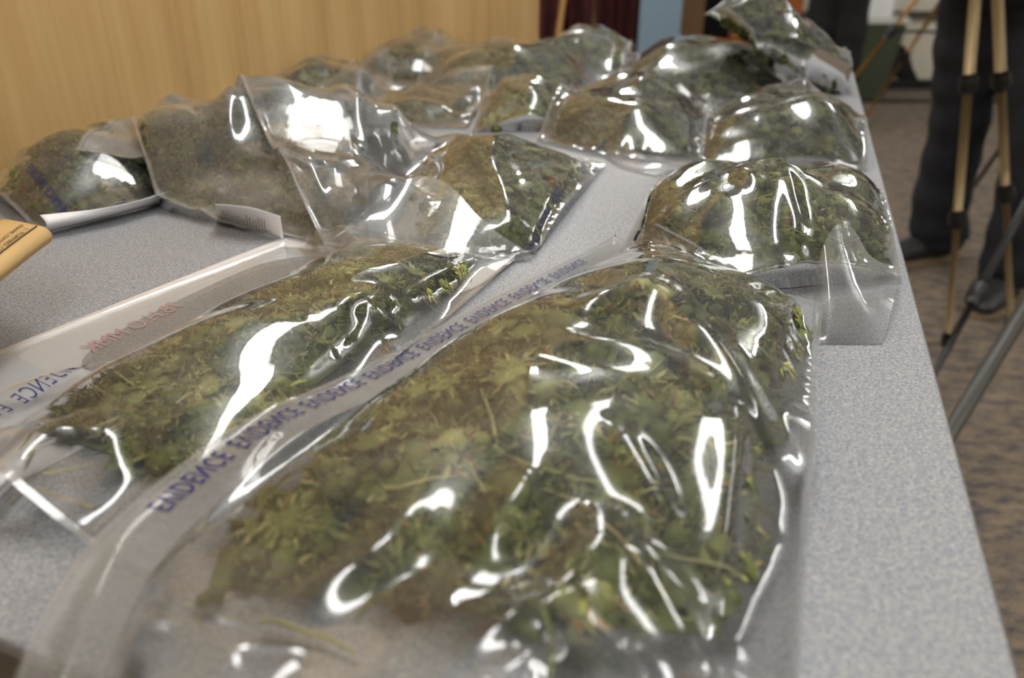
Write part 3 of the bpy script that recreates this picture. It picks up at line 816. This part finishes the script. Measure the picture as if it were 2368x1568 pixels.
r17, s17 = bag('clear bag with flat bright top and loose flap, behind the nearest bag', 'olive dried herb in the bag with the flat bright top',
    [(1430, 600), (1535, 400)], [(1535, 400), (1560, 392, .018), (1960, 395, .018), (1990, 405)], [(2080, 655), (2025, 520), (1990, 405)], [(1430, 600), (1700, 690), (2080, 655)],
    (0.08, 0.96, 0.06, 0.74), 0.048, 100, 80, 17, q=1, size=0.019,
    ridges=[(1560, 395, 1950, 395, .010, .03), (1450, 535, 1680, 455, .010, .018), (1680, 455, 1850, 470, .010, .018), (1680, 455, 1750, 500, .010, .016), (1950, 540, 2060, 590, .012, .018), (1870, 600, 1800, 470, .010, .016)], auto=0, text=(0.045, 0.15, 0.95, 0.045, 0.011), seal_u=0.07, stems=1.4, dens=1.1)
r3, s3 = bag('clear herb bag in mid table, its empty crumpled end to the left', 'olive dried herb in the middle bag, beside the bare table strip',
    [(760, 600), (540, 350)], [(540, 350), (1060, 320), (1400, 385)], [(1235, 595), (1400, 385)], [(760, 600), (1000, 640), (1235, 595)],
    (0.5, 0.95, 0.08, 0.92), 0.036, 120, 64, 3, q=1, size=0.017,
    puffs=[(620, 330, .10, .075), (480, 330, .09, .07), (740, 420, .09, .06), (880, 470, .06, .05)],
    ridges=[(560, 350, 700, 350, .012, .02), (780, 300, 880, 380, .012, .02), (880, 380, 650, 420, .01, .02), (940, 360, 1060, 300, .012, .02), (1060, 300, 1200, 520, .010, .02), (650, 400, 860, 560, .014, .02)], dents=14, text=(0.965, 0.03, 0.5, 0.045, 0.010), dens=1.1)
r2, s2 = bag('clear bag of stemmy herb on a white backing, left of the nearest bag', 'stemmy dried herb with long leaves in the bag on white backing',
    [(-420, 1005), (0, 830), (660, 570)], [(660, 570), (1190, 610)], [(350, 1335), (700, 1040), (1190, 610)], [(-420, 1005), (0, 1185), (350, 1335)],
    (0.40, 0.86, 0.15, 0.96), 0.031, 84, 130, 2, q=2, auto=0, size=0.017, text=(0.275, 0.05, 0.42, 0.052, 0.013, 'x'), stems=3.2, dents=10, seal_u=0.02, stray=60,
    puffs=[(20, 1100, .06, .022)],
    ridges=[(0, 1130, 210, 940, .014, .02), (100, 1080, 230, 950, .010, .02), (500, 1060, 700, 870, .012, .022), (0, 850, 240, 790, .008, .015), (240, 790, 640, 620, .006, .012), (780, 740, 910, 690, .01, .02), (1000, 640, 870, 790, .008, .015)])
r1, s1 = bag('largest, nearest clear bag with EVIDENCE lettering along its left edge', 'large heap of yellow-green dried herb in the nearest bag',
    [(30, 1760), (245, 1245), (640, 990), (1090, 728), (1420, 562)], [(1420, 562), (1480, 595), (1900, 705, .022)], [(1830, 1760), (1872, 1100), (1900, 705, .022)], [(30, 1760), (1830, 1760)],
    (0.185, 0.90, 0.15, 0.96), 0.045, 110, 150, 1, q=2, size=0.024, auto=0, seal_u=0.13, stray=30,
    puffs=[(400, 1480, .07, .022), (900, 1640, .10, .03), (1760, 1000, .05, .02)],
    ridges=[(1260, 840, 1660, 925, .010, .018), (1500, 725, 1330, 810, .012, .02), (1500, 725, 1880, 1070, .010, .02), (680, 1390, 960, 1165, .012, .018), (1060, 1540, 1430, 1220, .014, .02), (1340, 1210, 1460, 1190, .008, .014), (1430, 1040, 1570, 1200, .010, .016), (1440, 1230, 1690, 1440, .012, .02), (1690, 1440, 1640, 1600, .012, .02), (240, 1540, 430, 1410, .02, .03), (430, 1410, 560, 1600, .02, .03), (1110, 1260, 1230, 1130, .012, .018), (1100, 1600, 1400, 1450, .015, .02), (1700, 950, 1690, 1250, .012, .02)],
    text=(0.046, 0.215, 0.985, 0.0520, 0.0132), stems=1.6, dents=5, iters=320)

# ------------------------------------------------------------------ loose flaps, paper backs
def patch(name, root, mat, left, far, right, near, n=30, m=24, solid=0.0, sub=0):
    cv = lambda L_: [P(p[0], p[1], TZ+(p[2] if len(p) > 2 else 0.0)) for p in L_]
    def smooth(pts):
        pts = np.array(cv(pts))
        if len(pts) < 3: return pts
        for _ in range(3):
            q_ = [pts[0]]
            for a, b in zip(pts[:-1], pts[1:]): q_ += [a*.75+b*.25, a*.25+b*.75]
            q_.append(pts[-1]); pts = np.array(q_)
        return pts
    G = coons(smooth(left), smooth(far), smooth(right), smooth(near), n, m)
    o = mesh(name, G.reshape(-1, 3), grid_faces(n, m), M[mat], root)
    if solid: md = o.modifiers.new('solid', 'SOLIDIFY'); md.thickness = solid
    return o, G
BAGS = [o for o in SC.objects if o.name.startswith('evidence_bag')]
B5, B6, B12 = BAGS[10], BAGS[11], BAGS[8]
patch('flap', r17, 'flap', [(1885, 795, .001), (1880, 660, .012)], [(1880, 660, .012), (1893, 600, .04), (1925, 515, .058), (1975, 520, .052), (2010, 600, .03), (2083, 618, .015)],
      [(2040, 795, .001), (2062, 720, .012), (2083, 618, .015)], [(1885, 795, .001), (1960, 795, .001), (2040, 795, .001)], 60, 24)
patch('flap', r3, 'flap', [(720, 590, .006), (800, 520, .03)], [(800, 520, .03), (880, 455, .045), (960, 400, .052), (1040, 420, .05), (1120, 520, .025), (1235, 592, .004)],
      [(1190, 604, .002), (1235, 592, .004)], [(720, 590, .006), (860, 640, .003), (1010, 655, .002), (1190, 604, .002)], 60, 24)
patch('flap', B12, 'flap', [(1400, 362, .004), (1402, 330, .02)], [(1402, 330, .02), (1440, 335, .022), (1500, 365, .016), (1620, 375, .010)],
      [(1515, 405, .002), (1620, 375, .010)], [(1400, 362, .004), (1440, 388, .003), (1515, 405, .002)], 40, 16)
patch('paper_back', B5, 'paper', [(100, 541, .001), (112, 520, .016), (92, 497, .022)], [(92, 497, .022), (270, 480, .020), (400, 440, .018)],
      [(392, 466, .001), (400, 440, .018)], [(100, 541, .001), (140, 530, .001), (392, 466, .001)], 40, 12, 0.0004)
patch('paper_label', r4, 'paper', [(505, 500, .006), (497, 472, .030)], [(497, 472, .030), (580, 478, .032), (648, 500, .024)],
      [(655, 552, .002), (648, 500, .024)], [(505, 500, .006), (655, 552, .002)], 24, 12, 0.0004)
pb_, PG = patch('paper_back', r2, 'paper', [(-430, 985, .0006), (0, 808, .0006), (655, 548, .0006)], [(655, 548, .0006), (900, 577, .0006), (1192, 590, .006)],
      [(-100, 1190, .0006), (450, 900, .0006), (1000, 690, .0006), (1108, 668, .001), (1192, 590, .006)], [(-430, 985, .0006), (-100, 1190, .0006)], 30, 60, 0.0003)
# faded red handwriting on the paper back, seen mirrored
tv, tf = text_mesh('7B.H.O MMK', 1.0, 1.0)
a = P(215, 815, TZ+.0016); b = P(430, 705, TZ+.0016); d = b-a; ln = np.linalg.norm(d); d /= ln; up = np.array([-d[1], d[0], 0])
sc_ = ln/tv[:, 0].max()
mesh('handwriting', a+(ln-tv[:, :1]*sc_)*d+tv[:, 1:2]*sc_*1.5*up, tf, M['red_ink'], r2, False)
# small print on the white label
V = []; Fc = []; n_ = 0
for r_ in range(9):
    for k_ in range(7):
        t0 = 0.04+r_*0.075; 
        c0 = np.array(P(505, 500, TZ+.0066)); 
tl, tr_, bl, br = P(497, 472, TZ+.030), P(648, 500, TZ+.024), P(505, 500, TZ+.006), P(655, 552, TZ+.002)
nrm = np.cross(br-bl, tl-bl); nrm /= np.linalg.norm(nrm)
if nrm[1] > 0: nrm = -nrm
rng_ = np.random.default_rng(5)
for k_ in range(16):
    s0 = 0.08+k_*0.045; h1 = 0.15; h2 = rng_.uniform(0.5, 0.85)
    q4 = []
    for (ss, hh) in ((s0, h1), (s0+0.018, h1), (s0+0.018, h2), (s0, h2)):
        q4.append((bl*(1-ss)+br*ss)*(1-hh)+(tl*(1-ss)+tr_*ss)*hh+nrm*0.0022)
    V += q4; Fc.append([n_, n_+1, n_+2, n_+3]); n_ += 4
mesh('small_print', np.array(V), Fc, simple('grey print', srgb(176, 170, 168), 0.7), r4, False)

# ------------------------------------------------------------------ brown paper parcel at the left
T0 = P(114, 520, TZ+.078); N0 = P(-70, 680, TZ+.070); F0 = P(-330, 425, TZ+.070)
e1 = N0-T0; e2 = F0-T0
par = empty('paper_parcel', tuple((T0+e1*.5+e2*.5)[:2])+(TZ,), 'folded brown paper parcel with a printed form, at the left table edge', 'paper parcel')
n, m = 40, 30
aa, bb = np.meshgrid(np.linspace(0, 1, n), np.linspace(0, 1, m), indexing='ij')
def par_pt(a, b, top):
    dz = TZ+0.0008+0.062*np.clip(1-(0.25*a+0.9*b)**2, 0, 1)
    ed = np.clip(np.minimum(np.minimum(a*0.24, (1-a)*0.24), np.minimum(b*0.30, (1-b)*0.30))/0.012, 0, 1)
    th_ = 0.012*np.sqrt(1-(1-ed)**2)
    p = T0[:2]+a[..., None]*e1[:2]+b[..., None]*e2[:2]
    z = dz+0.0075+(th_*0.62 if top else -th_*0.60)
    return np.concatenate([p, z[..., None]], -1)
nn_ = 60
ga = (1-np.cos(np.linspace(0, math.pi, nn_)))/2; aa, bb = np.meshgrid(ga, ga, indexing='ij')
tp = par_pt(aa, bb, True); bt_ = par_pt(aa, bb, False)
f1 = grid_faces(nn_, nn_); f2 = grid_faces(nn_, nn_, nn_*nn_)[:, ::-1]
mesh('paper_wrap', np.concatenate([tp.reshape(-1, 3), bt_.reshape(-1, 3)]), np.concatenate([f1, f2]), M['kraft'], par)
L1, L2 = np.linalg.norm(e1[:2]), np.linalg.norm(e2[:2])
def par_map(x, y, dz=0.0007):
    """x metres along the near edge from the corner, y metres inwards"""
    q_ = par_pt(np.asarray(x)/L1, np.asarray(y)/L2, True); q_[..., 2] += dz; return q_
V = []; Fc = []; n_ = 0
for body, x0, y0, hgt in (('1. TURNED OVER TO', 0.013, 0.0155, 0.0052), ('(NAME, DATE, TIME)', 0.009, 0.0245, 0.0046)):
    tv, tf = text_mesh(body, hgt/0.73, 0.85)
    V.append(par_map(x0+tv[:, 0], y0-tv[:, 1])); Fc += [[i+n_ for i in f] for f in tf]; n_ += len(tv)
mesh('printed_form', np.concatenate(V), Fc, M['black_ink'], par, False)
V = []; Fc = []; n_ = 0
def pline_(pts, w=0.0005):
    global n_
    pts = np.array(pts); out_ = polyline(pts, 40)
    tg = np.gradient(out_, axis=0); nn2 = np.stack([-tg[:, 1], tg[:, 0]], 1); nn2 /= np.linalg.norm(nn2, axis=1)[:, None]
    A_ = out_+nn2*w; B_ = out_-nn2*w
    V.append(np.concatenate([par_map(A_[:, 0], A_[:, 1]), par_map(B_[:, 0], B_[:, 1])]))
    Fc.extend([[n_+i, n_+i+1, n_+40+i+1, n_+40+i] for i in range(39)]); n_ += 80
pline_([(0.006, 0.0085), (0.15, 0.0085)], 0.0006)
pline_([(0.004, 0.009), (0.004, 0.12)], 0.0004)
pline_([(0.004, 0.050), (0.15, 0.050)], 0.0004)
mesh('form_lines', np.concatenate(V), Fc, M['black_ink'], par, False)

# ------------------------------------------------------------------ people (only their legs are in view)
def fuse(o, vox, it=6):
    m_ = o.modifiers.new('remesh', 'REMESH'); m_.mode = 'VOXEL'; m_.voxel_size = vox; m_.use_smooth_shade = True
    s_ = o.modifiers.new('smooth', 'SMOOTH'); s_.iterations = it; s_.factor = 0.5
    return o
def ell(mb, c, r, n=12):
    th = np.linspace(0.02, math.pi-0.02, n); ph = np.arange(2*n)*math.pi/n
    g = np.array([[[math.sin(a)*math.cos(b), math.sin(a)*math.sin(b), math.cos(a)] for b in ph] for a in th])*np.array(r)+np.array(c)
    f = grid_faces(n, 2*n, 0, True).tolist(); f.append(list(range(2*n))[::-1]); f.append([(n-1)*2*n+i for i in range(2*n)])
    mb.add(g.reshape(-1, 3), f)
def person(label, cloth, legs, toes, hip, shoe_col='shoe', shirt='shirt', rad=0.088, face=(-1, 0)):
    """legs: two lists of points hem..crotch; hip: pelvis centre"""
    fx = np.array([face[0], face[1], 0.0]); fx /= np.linalg.norm(fx); sx = np.array([-fx[1], fx[0], 0])
    root = empty('person', (hip[0], hip[1], 0), label, 'person', None)
    mb = MB()
    for lg in legs:
        pts = [np.array(p, float) for p in lg]
        for _ in range(2):
            q_ = [pts[0]]
            for a, b in zip(pts[:-1], pts[1:]): q_ += [a*.75+b*.25, a*.25+b*.75]
            q_.append(pts[-1]); pts = q_
        k = len(pts); rs = [rad*(1.02+0.05*math.sin(i*1.9)-0.10*math.sin(math.pi*i/(k-1))**2+0.16*(i/(k-1))**2) for i in range(k)]
        rs = [rad*1.08]+rs[1:]
        mb.tube(pts, rs, 16)
    ell(mb, hip, (0.165, 0.135, 0.13)); mb.tube([np.array(hip), np.array(hip)+[0, 0, 0.14]], [(0.15, 0.12), (0.15, 0.12)], 16)
    fuse(mb.build('trousers', M[cloth], root, True), 0.012, 5)
    b = MB(); h = np.array(hip)+[0, 0, 0.10]
    b.tube([h, h+[0, 0, .12], h+[0, 0, .28], h+[0, 0, .40], h+[0, 0, .46]], [0.145, 0.14, 0.165, 0.16, 0.08], 16)
    b.tube([h+[0, 0, .42], h+[0, 0, .55]], [0.06, 0.055], 12)
    ell(b, h+[0, 0, .665]+fx*0.015, (0.085, 0.085, 0.12)); b.tube([h+[0, 0, .67]+fx*0.09, h+[0, 0, .645]+fx*0.118], [0.010, 0.016], 8)
    for sgn in (-1, 1):
        s_ = h+[0, 0, .41]+sx*sgn*0.19; e_ = s_+[0, 0, -.28]+sx*sgn*0.05; w_ = e_+fx*0.20+np.array([0, 0, -.10])
        b.tube([h+[0, 0, .41], s_, e_, w_], [0.07, 0.055, 0.042, 0.03], 12); hd = w_+fx*0.05
        b.tube([w_, hd+fx*0.03], [(0.028, 0.02), (0.04, 0.018)], 10)
        for q_ in range(4):
            st_ = hd+fx*0.03+sx*(q_-1.5)*0.019; b.tube([st_, st_+fx*0.035+[0, 0, -.012], st_+fx*0.055+[0, 0, -.035]], [0.0095, 0.009, 0.008], 8)
        b.tube([w_+fx*0.02, w_+fx*0.04-sx*sgn*0.04, w_+fx*0.065-sx*sgn*0.045], [0.012, 0.011, 0.009], 8)
        ell(b, h+[0, 0, .66]+sx*sgn*0.088, (0.015, 0.015, 0.03), 8)
    for lg in legs: b.tube([np.array(lg[0])*[1, 1, 0]+[0, 0, .07], lg[0], np.array(lg[len(lg)//2]), np.array(hip)], [0.045, 0.05, 0.06, 0.08], 10)
    fuse(b.build('body', M['skin'], root, True), 0.010, 3)
    sh = MB(); sh.tube([h+[0, 0, -.02], h+[0, 0, .12], h+[0, 0, .28], h+[0, 0, .40], h+[0, 0, .47]], [0.17, 0.158, 0.18, 0.175, 0.075], 18)
    for sgn in (-1, 1):
        s_ = h+[0, 0, .41]+sx*sgn*0.19; e_ = s_+[0, 0, -.28]+sx*sgn*0.05; w_ = e_+fx*0.20+np.array([0, 0, -.10])
        sh.tube([h+[0, 0, .40], s_, e_, e_*.15+w_*.85], [0.09, 0.07, 0.058, 0.045], 12)
    fuse(sh.build('shirt', M[shirt], root, True), 0.012, 4)
    hr_ = MB(); ell(hr_, h+[0, 0, .70]-fx*0.012, (0.092, 0.092, 0.10)); hr_.build('hair', M['hair'], root, True)
    for sgn in (-1, 1):
        ey = MB(); ell(ey, h+[0, 0, .672]+fx*0.093+sx*sgn*0.032, (0.010, 0.010, 0.008), 6); ey.build('eye', M['white'], root, True)
    mo = MB(); mo.tube([h+[0, 0, .61]+fx*0.088-sx*.022, h+[0, 0, .608]+fx*0.097, h+[0, 0, .61]+fx*0.088+sx*.022], [0.004, 0.006, 0.004], 8); mo.build('mouth', M['maroon'], root, True)
    for lg, toe in zip(legs, toes):
        t_ = np.array([toe[0], toe[1], 0.0]); t_ /= np.linalg.norm(t_); a = np.array(lg[0])*[1, 1, 0]-t_*0.07
        st_ = a+t_*0.02
        mb = MB(); mb.tube([a+[0, 0, .045], a+t_*.05+[0, 0, .06], a+t_*.12+[0, 0, .055], a+t_*.20+[0, 0, .042], a+t_*.265+[0, 0, .032], a+t_*.285+[0, 0, .028]],
                [(0.030, 0.03), (0.040, 0.05), (0.043, 0.045), (0.050, 0.033), (0.040, 0.022), (0.015, 0.012)], 14)
        mb.tube([a+t_*.05+[0, 0, .05], a+t_*.06+[0, 0, .12]], [0.045, 0.045], 12)
        so_ = fuse(mb.build('shoe', M[shoe_col], root, True), 0.006, 4)
        oc = []
        s3 = np.array([-t_[1], t_[0], 0])
        for q_ in range(20):
            an = q_*2*math.pi/20; l_ = math.cos(an)*0.158; w2 = math.sin(an)*(0.043+0.010*math.cos(an))
            oc.append(a+t_*(0.127+l_)+s3*w2)
        oc = np.array(oc); v_ = np.concatenate([oc+[0, 0, .001], oc+[0, 0, .022]]); f_ = [list(range(20))[::-1], [20+i for i in range(20)]]+[[i, (i+1) % 20, 20+(i+1) % 20, 20+i] for i in range(20)]
        mesh('sole', v_, f_, M['sole'], so_, False)
    return root
f1_ = P(2163, 600, 0)[:2]; f2_ = P(2322, 690, 0)[:2]
person('person in dark jeans and tan-soled shoes standing beside the table, legs only in view', 'denim',
    [[(f1_[0], f1_[1], 0.07), R(2168, 500, f1_[1]), R(2190, 400, f1_[1]), R(2219, 290, f1_[1]-.02), R(2230, 190, f1_[1]-.02), R(2242, 90, f1_[1]-.03), R(2270, -30, f1_[1]-.05)],
     [(f2_[0], f2_[1], 0.07), R(2345, 590, f2_[1]), R(2375, 480, f2_[1]+.02), R(2392, 350, f2_[1]+.05), R(2390, 200, f2_[1]+.12), R(2370, 60, f2_[1]+.2), R(2350, -30, f2_[1]+.25)]],
    [(-1, -.25), (-.75, -.65)], tuple(R(2312, -90, (f1_[1]*.6+f2_[1]*.4))), 'shoe', 'shirt', 0.088, (-1, -.3))
g1 = R(1886, 80, 4.35); g2 = R(1968, 80, 4.30)
person('person in black trousers standing behind the far right corner of the table', 'black_cloth',
    [[(g1[0]-.01, 4.35, 0.07), (g1[0], 4.35, .4), (g1[0]+.02, 4.35, .6), (g1[0]+.05, 4.36, .8)], [(g2[0]-.01, 4.30, 0.07), (g2[0], 4.30, .4), (g2[0]-.01, 4.31, .6), (g2[0]-.04, 4.33, .8)]],
    [(-.2, -1), (.2, -1)], ((g1[0]+g2[0])/2, 4.34, 0.90), 'shoe', 'black_cloth', 0.082, (0, -1))

# ------------------------------------------------------------------ tripods
def tripod(label, apex, feet, mat, r, clamps=(), low=None, spread=0.45, group='camera tripods beside the table', brace=True):
    apex = np.array(apex, float)
    root = empty('tripod', (apex[0], apex[1], 0), label, 'tripod', group)
    MB().tube([apex+[0, 0, -.10], apex+[0, 0, .02]], [0.035, 0.045], 14).build('collar', M['black'], root, True)
    MB().tube([apex+[0, 0, -.30], apex+[0, 0, .22]], 0.014, 12).build('centre_column', M[mat], root, True)
    MB().box(apex+[0, 0, .25], (.07, .10, .06)).build('head', M['black'], root)
    mids = []
    for k, f in enumerate(feet):
        f = np.array(f, float); cl = clamps[k] if k < len(clamps) else (0.35, 0.68)
        pt = lambda t: apex*(1-t)+f*t
        leg = MB().tube([pt(0.02), pt(cl[0])], r, 12).build('leg', M[mat], root, True)
        lows = [(cl[0], cl[1], r*0.82), (cl[1], 0.985, r*0.64)]
        for (a, b, rr) in lows: MB().tube([pt(a-.01), pt(b)], rr, 12).build('leg_section', M[low or mat], leg, True)
        for c in cl: MB().tube([pt(c-.018), pt(c-.008), pt(c+.010), pt(c+.02)], [r*1.25, r*1.7, r*1.7, r*1.2], 12).build('leg_clamp', M['black'], leg, True)
        MB().tube([pt(0.965), pt(0.985), pt(1.0)], [r*.9, r*1.3, r*1.1], 12).build('rubber_foot', M['black'], leg, True)
        mids.append(pt(spread))
    if brace:
        c = np.array([apex[0], apex[1], np.mean([q_[2] for q_ in mids])])
        for q_ in mids: MB().tube([c, q_], 0.006, 8).build('brace', M['black'], root, True)
    return root
A1 = R(2290, -430, 1.88)
tripod('gold metal camera tripod in front of the dark jeans', A1, [P(2190, 800, 0), P(2338, 765, 0), A1*[1, 1, 0]+[.55, -.25, 0]], 'gold', 0.0125, [(0.43, 0.70), (0.43, 0.66)], spread=0.25)
tb1, tb2 = P(2105, 965, 0), R(2368, 478, 1.78)
d_ = (tb2-tb1)/(tb2[2]-tb1[2]); A2 = tb1+d_*1.25
tripod('black camera tripod whose slim leg slants behind the right table edge', A2, [tb1, A2*[1, 1, 0]+[.75, .25, 0], A2*[1, 1, 0]+[.1, .85, 0]], 'black', 0.0125, [(0.46, 0.8)], spread=0.46)
tc1, tc2 = P(2085, 1190, 0), R(2368, 715, 1.36)
d_ = (tc2-tc1)/(tc2[2]-tc1[2]); A3 = tc1+d_*1.2
tripod('thick dark grey camera tripod nearest to the right table edge', A3, [tc1, A3*[1, 1, 0]+[.7, -.1, 0], A3*[1, 1, 0]+[.15, .7, 0]], 'grey_tube', 0.024, [(0.28, 0.34)], spread=0.2)
td1, td2 = P(1800, 400, 0), R(2118, 0, 3.45)
d_ = (td2-td1)/(td2[2]-td1[2]); A4 = td1+d_*1.3
kn = R(2040, 75, 3.42); tk = (1.3-kn[2])/1.3
tripod('slim gold camera tripod behind the far right table corner', A4, [td1, A4*[1, 1, 0]+[.75, .3, 0], A4*[1, 1, 0]+[-.1, .9, 0]], 'gold', 0.012, [(tk*.6, tk)], spread=tk, low='gold_dark')

# ------------------------------------------------------------------ far background
def flag(label, u0, u1, D, mat, seed, pu0, pu1, pmat):
    a = R(u0, 30, D); b = R(u1, 30, D); rng = np.random.default_rng(seed)
    root = empty('flag', (float((a[0]+b[0])/2), D, 0), label, 'flag', None)
    n_, m_ = 60, 20; G = np.zeros((n_, m_, 3)); uu = np.linspace(0, 1, n_)[:, None]; zz = np.linspace(0.25, 1.95, m_)[None, :]
    G[..., 0] = a[0]+(b[0]-a[0])*uu; G[..., 1] = D+0.035*np.sin(uu*26+seed)+0.02*np.sin(uu*11+zz*2); G[..., 2] = zz
    o = mesh('cloth', G.reshape(-1, 3), grid_faces(n_, m_), M[mat], root); md = o.modifiers.new('solid', 'SOLIDIFY'); md.thickness = 0.004
    p = R(pu0, 70, D-.07); q_ = R(pu1, 0, D-.07); d = (q_-p)/(q_[2]-p[2])
    MB().tube([p-d*p[2], p+d*(2.3-p[2])], 0.017, 12).build('pole', M[pmat], root, True)
    f = p-d*p[2]; MB().tube([f+[0, 0, .001], f+[0, 0, .02], f+[0, 0, .06]], [0.14, 0.13, 0.03], 20).build('base', M['gold_dark'], root, True)
flag('dark red cloth hanging beside the wood panel, with a leaning orange-brown pole', 1236, 1372, 4.6, 'maroon', 1, 1293, 1303, 'gold_dark')
flag('dark red cloth hanging left of the light blue board', 1376, 1482, 4.75, 'maroon', 2, 1370, 1367, 'brown')
def upright(name, label, cat, u0, u1, D, z0, z1, mat, th=0.03, legs=True, group=None):
    a = R(u0, 30, D); b = R(u1, 30, D); c = ((a[0]+b[0])/2, D, 0)
    root = empty(name, c, label, cat, group)
    bevel(MB().box((c[0], D, (z0+z1)/2), (b[0]-a[0], th, z1-z0)).build('panel', M[mat], root), 0.004)
    if legs:
        for s_ in (-1, 1): MB().box((c[0]+s_*((b[0]-a[0])/2-.03), D, z0/2+.002), (.03, .16, z0)).build('foot', M['black'], root)
    return root
upright('display_board', 'light blue display board standing behind the far table end', 'board', 1480, 1576, 4.5, 0.08, 1.7, 'blue')
upright('wooden_board', 'narrow brown wooden board right of the light blue board', 'board', 1574, 1628, 4.85, 0.06, 1.6, 'brown')
upright('dark_upright', 'dark upright object left of the orange panel', 'screen', 1612, 1700, 5.1, 0.06, 1.7, 'black_cloth')  # unidentified dark upright thing, built as a plain black panel
upright('orange_panel', 'orange panel standing behind the propped-up bag', 'panel', 1694, 1852, 4.9, 0.06, 1.6, 'orange', 0.05)
# green bin with papers
bc = P(2012, 232, 0)+np.array([0, .16, 0])
binr = empty('waste_bin', tuple(bc), 'dark green bin with a white rim and papers, by the back wall', 'bin')
hb = 0.46
def ringsq(z, w, d_, k=1): return [np.array([bc[0]+sx_*w, bc[1]+sy_*d_, z]) for sx_, sy_ in ((-1, -1), (1, -1), (1, 1), (-1, 1))]
v_ = ringsq(0.002, .11, .09)+ringsq(hb, .15, .12)+ringsq(hb, .14, .11)+ringsq(0.02, .10, .08)
f_ = [[3, 2, 1, 0]]+[[i, (i+1) % 4, 4+(i+1) % 4, 4+i] for i in range(4)]+[[4+i, 4+(i+1) % 4, 8+(i+1) % 4, 8+i] for i in range(4)]+[[8+i, 8+(i+1) % 4, 12+(i+1) % 4, 12+i] for i in range(4)]+[[12, 13, 14, 15]]
bevel(mesh('body', v_, f_, M['green'], binr, False), 0.006)
v_ = ringsq(hb-.02, .155, .125)+ringsq(hb+.012, .155, .125)+ringsq(hb+.012, .138, .108)+ringsq(hb-.02, .138, .108)
f_ = [[a*4+i, a*4+(i+1) % 4, ((a+1) % 4)*4+(i+1) % 4, ((a+1) % 4)*4+i] for a in range(4) for i in range(4)]
mesh('rim', v_, f_, M['white'], binr, False)
for k_ in range(3):
    pp = MB().box((bc[0]-.03+.03*k_, bc[1]-.04+.04*k_, hb-.02+.04*k_), (.20, .006, .26), 0.3*k_-.2).build('waste_paper', M['paper'])
    tag(pp, ['white paper sticking up from the green bin, foremost sheet', 'white paper sticking up from the green bin, middle sheet', 'white paper sticking up from the green bin, rearmost sheet'][k_], 'paper', 'papers in the green bin')
# slumped black bag on the floor
s0 = P(2020, 208, 0); s1 = P(2152, 212, 0)
mb = MB(); xs = np.linspace(0, 1, 14); pk = []
w_ = s1[0]-s0[0]
pts = [(0, .03), (.06, .22), (.18, .34), (.30, .37), (.42, .30), (.56, .22), (.72, .15), (.86, .09), (1.0, .02)]
mb.tube([np.array([s0[0]+a*w_, s0[1]+.10, h_/2+.001]) for a, h_ in pts], [(0.02, .02)]+[(0.09*(1-.4*a), h_/2) for a, h_ in pts[1:]], 16)
o = mb.build('shoulder_bag', M['black_cloth'], None, True); tag(o, 'black soft bag slumped on the carpet by the back wall', 'bag'); subsurf(o)
# dark strip on the carpet, skirting, rail
a = P(1900, 236, 0); b = P(2600, 242, 0)
tag(MB().box(((a[0]+b[0])/2+.2, a[1], .008), (b[0]-a[0]+1.4, .05, .014)).build('cable_cover', M['black']), 'dark cable strip lying across the carpet near the back wall', 'cable cover')
struct('baseboard_back', MB().box((0.5, BACK_Y-.012, .03), (8.9, .02, .06)), M['black'])
z_ = R(2100, 33, BACK_Y-.02)[2]
struct('trim_1', MB().box((2.9, BACK_Y-.015, z_), (3.6, .03, .035)), M['grey_tube'])
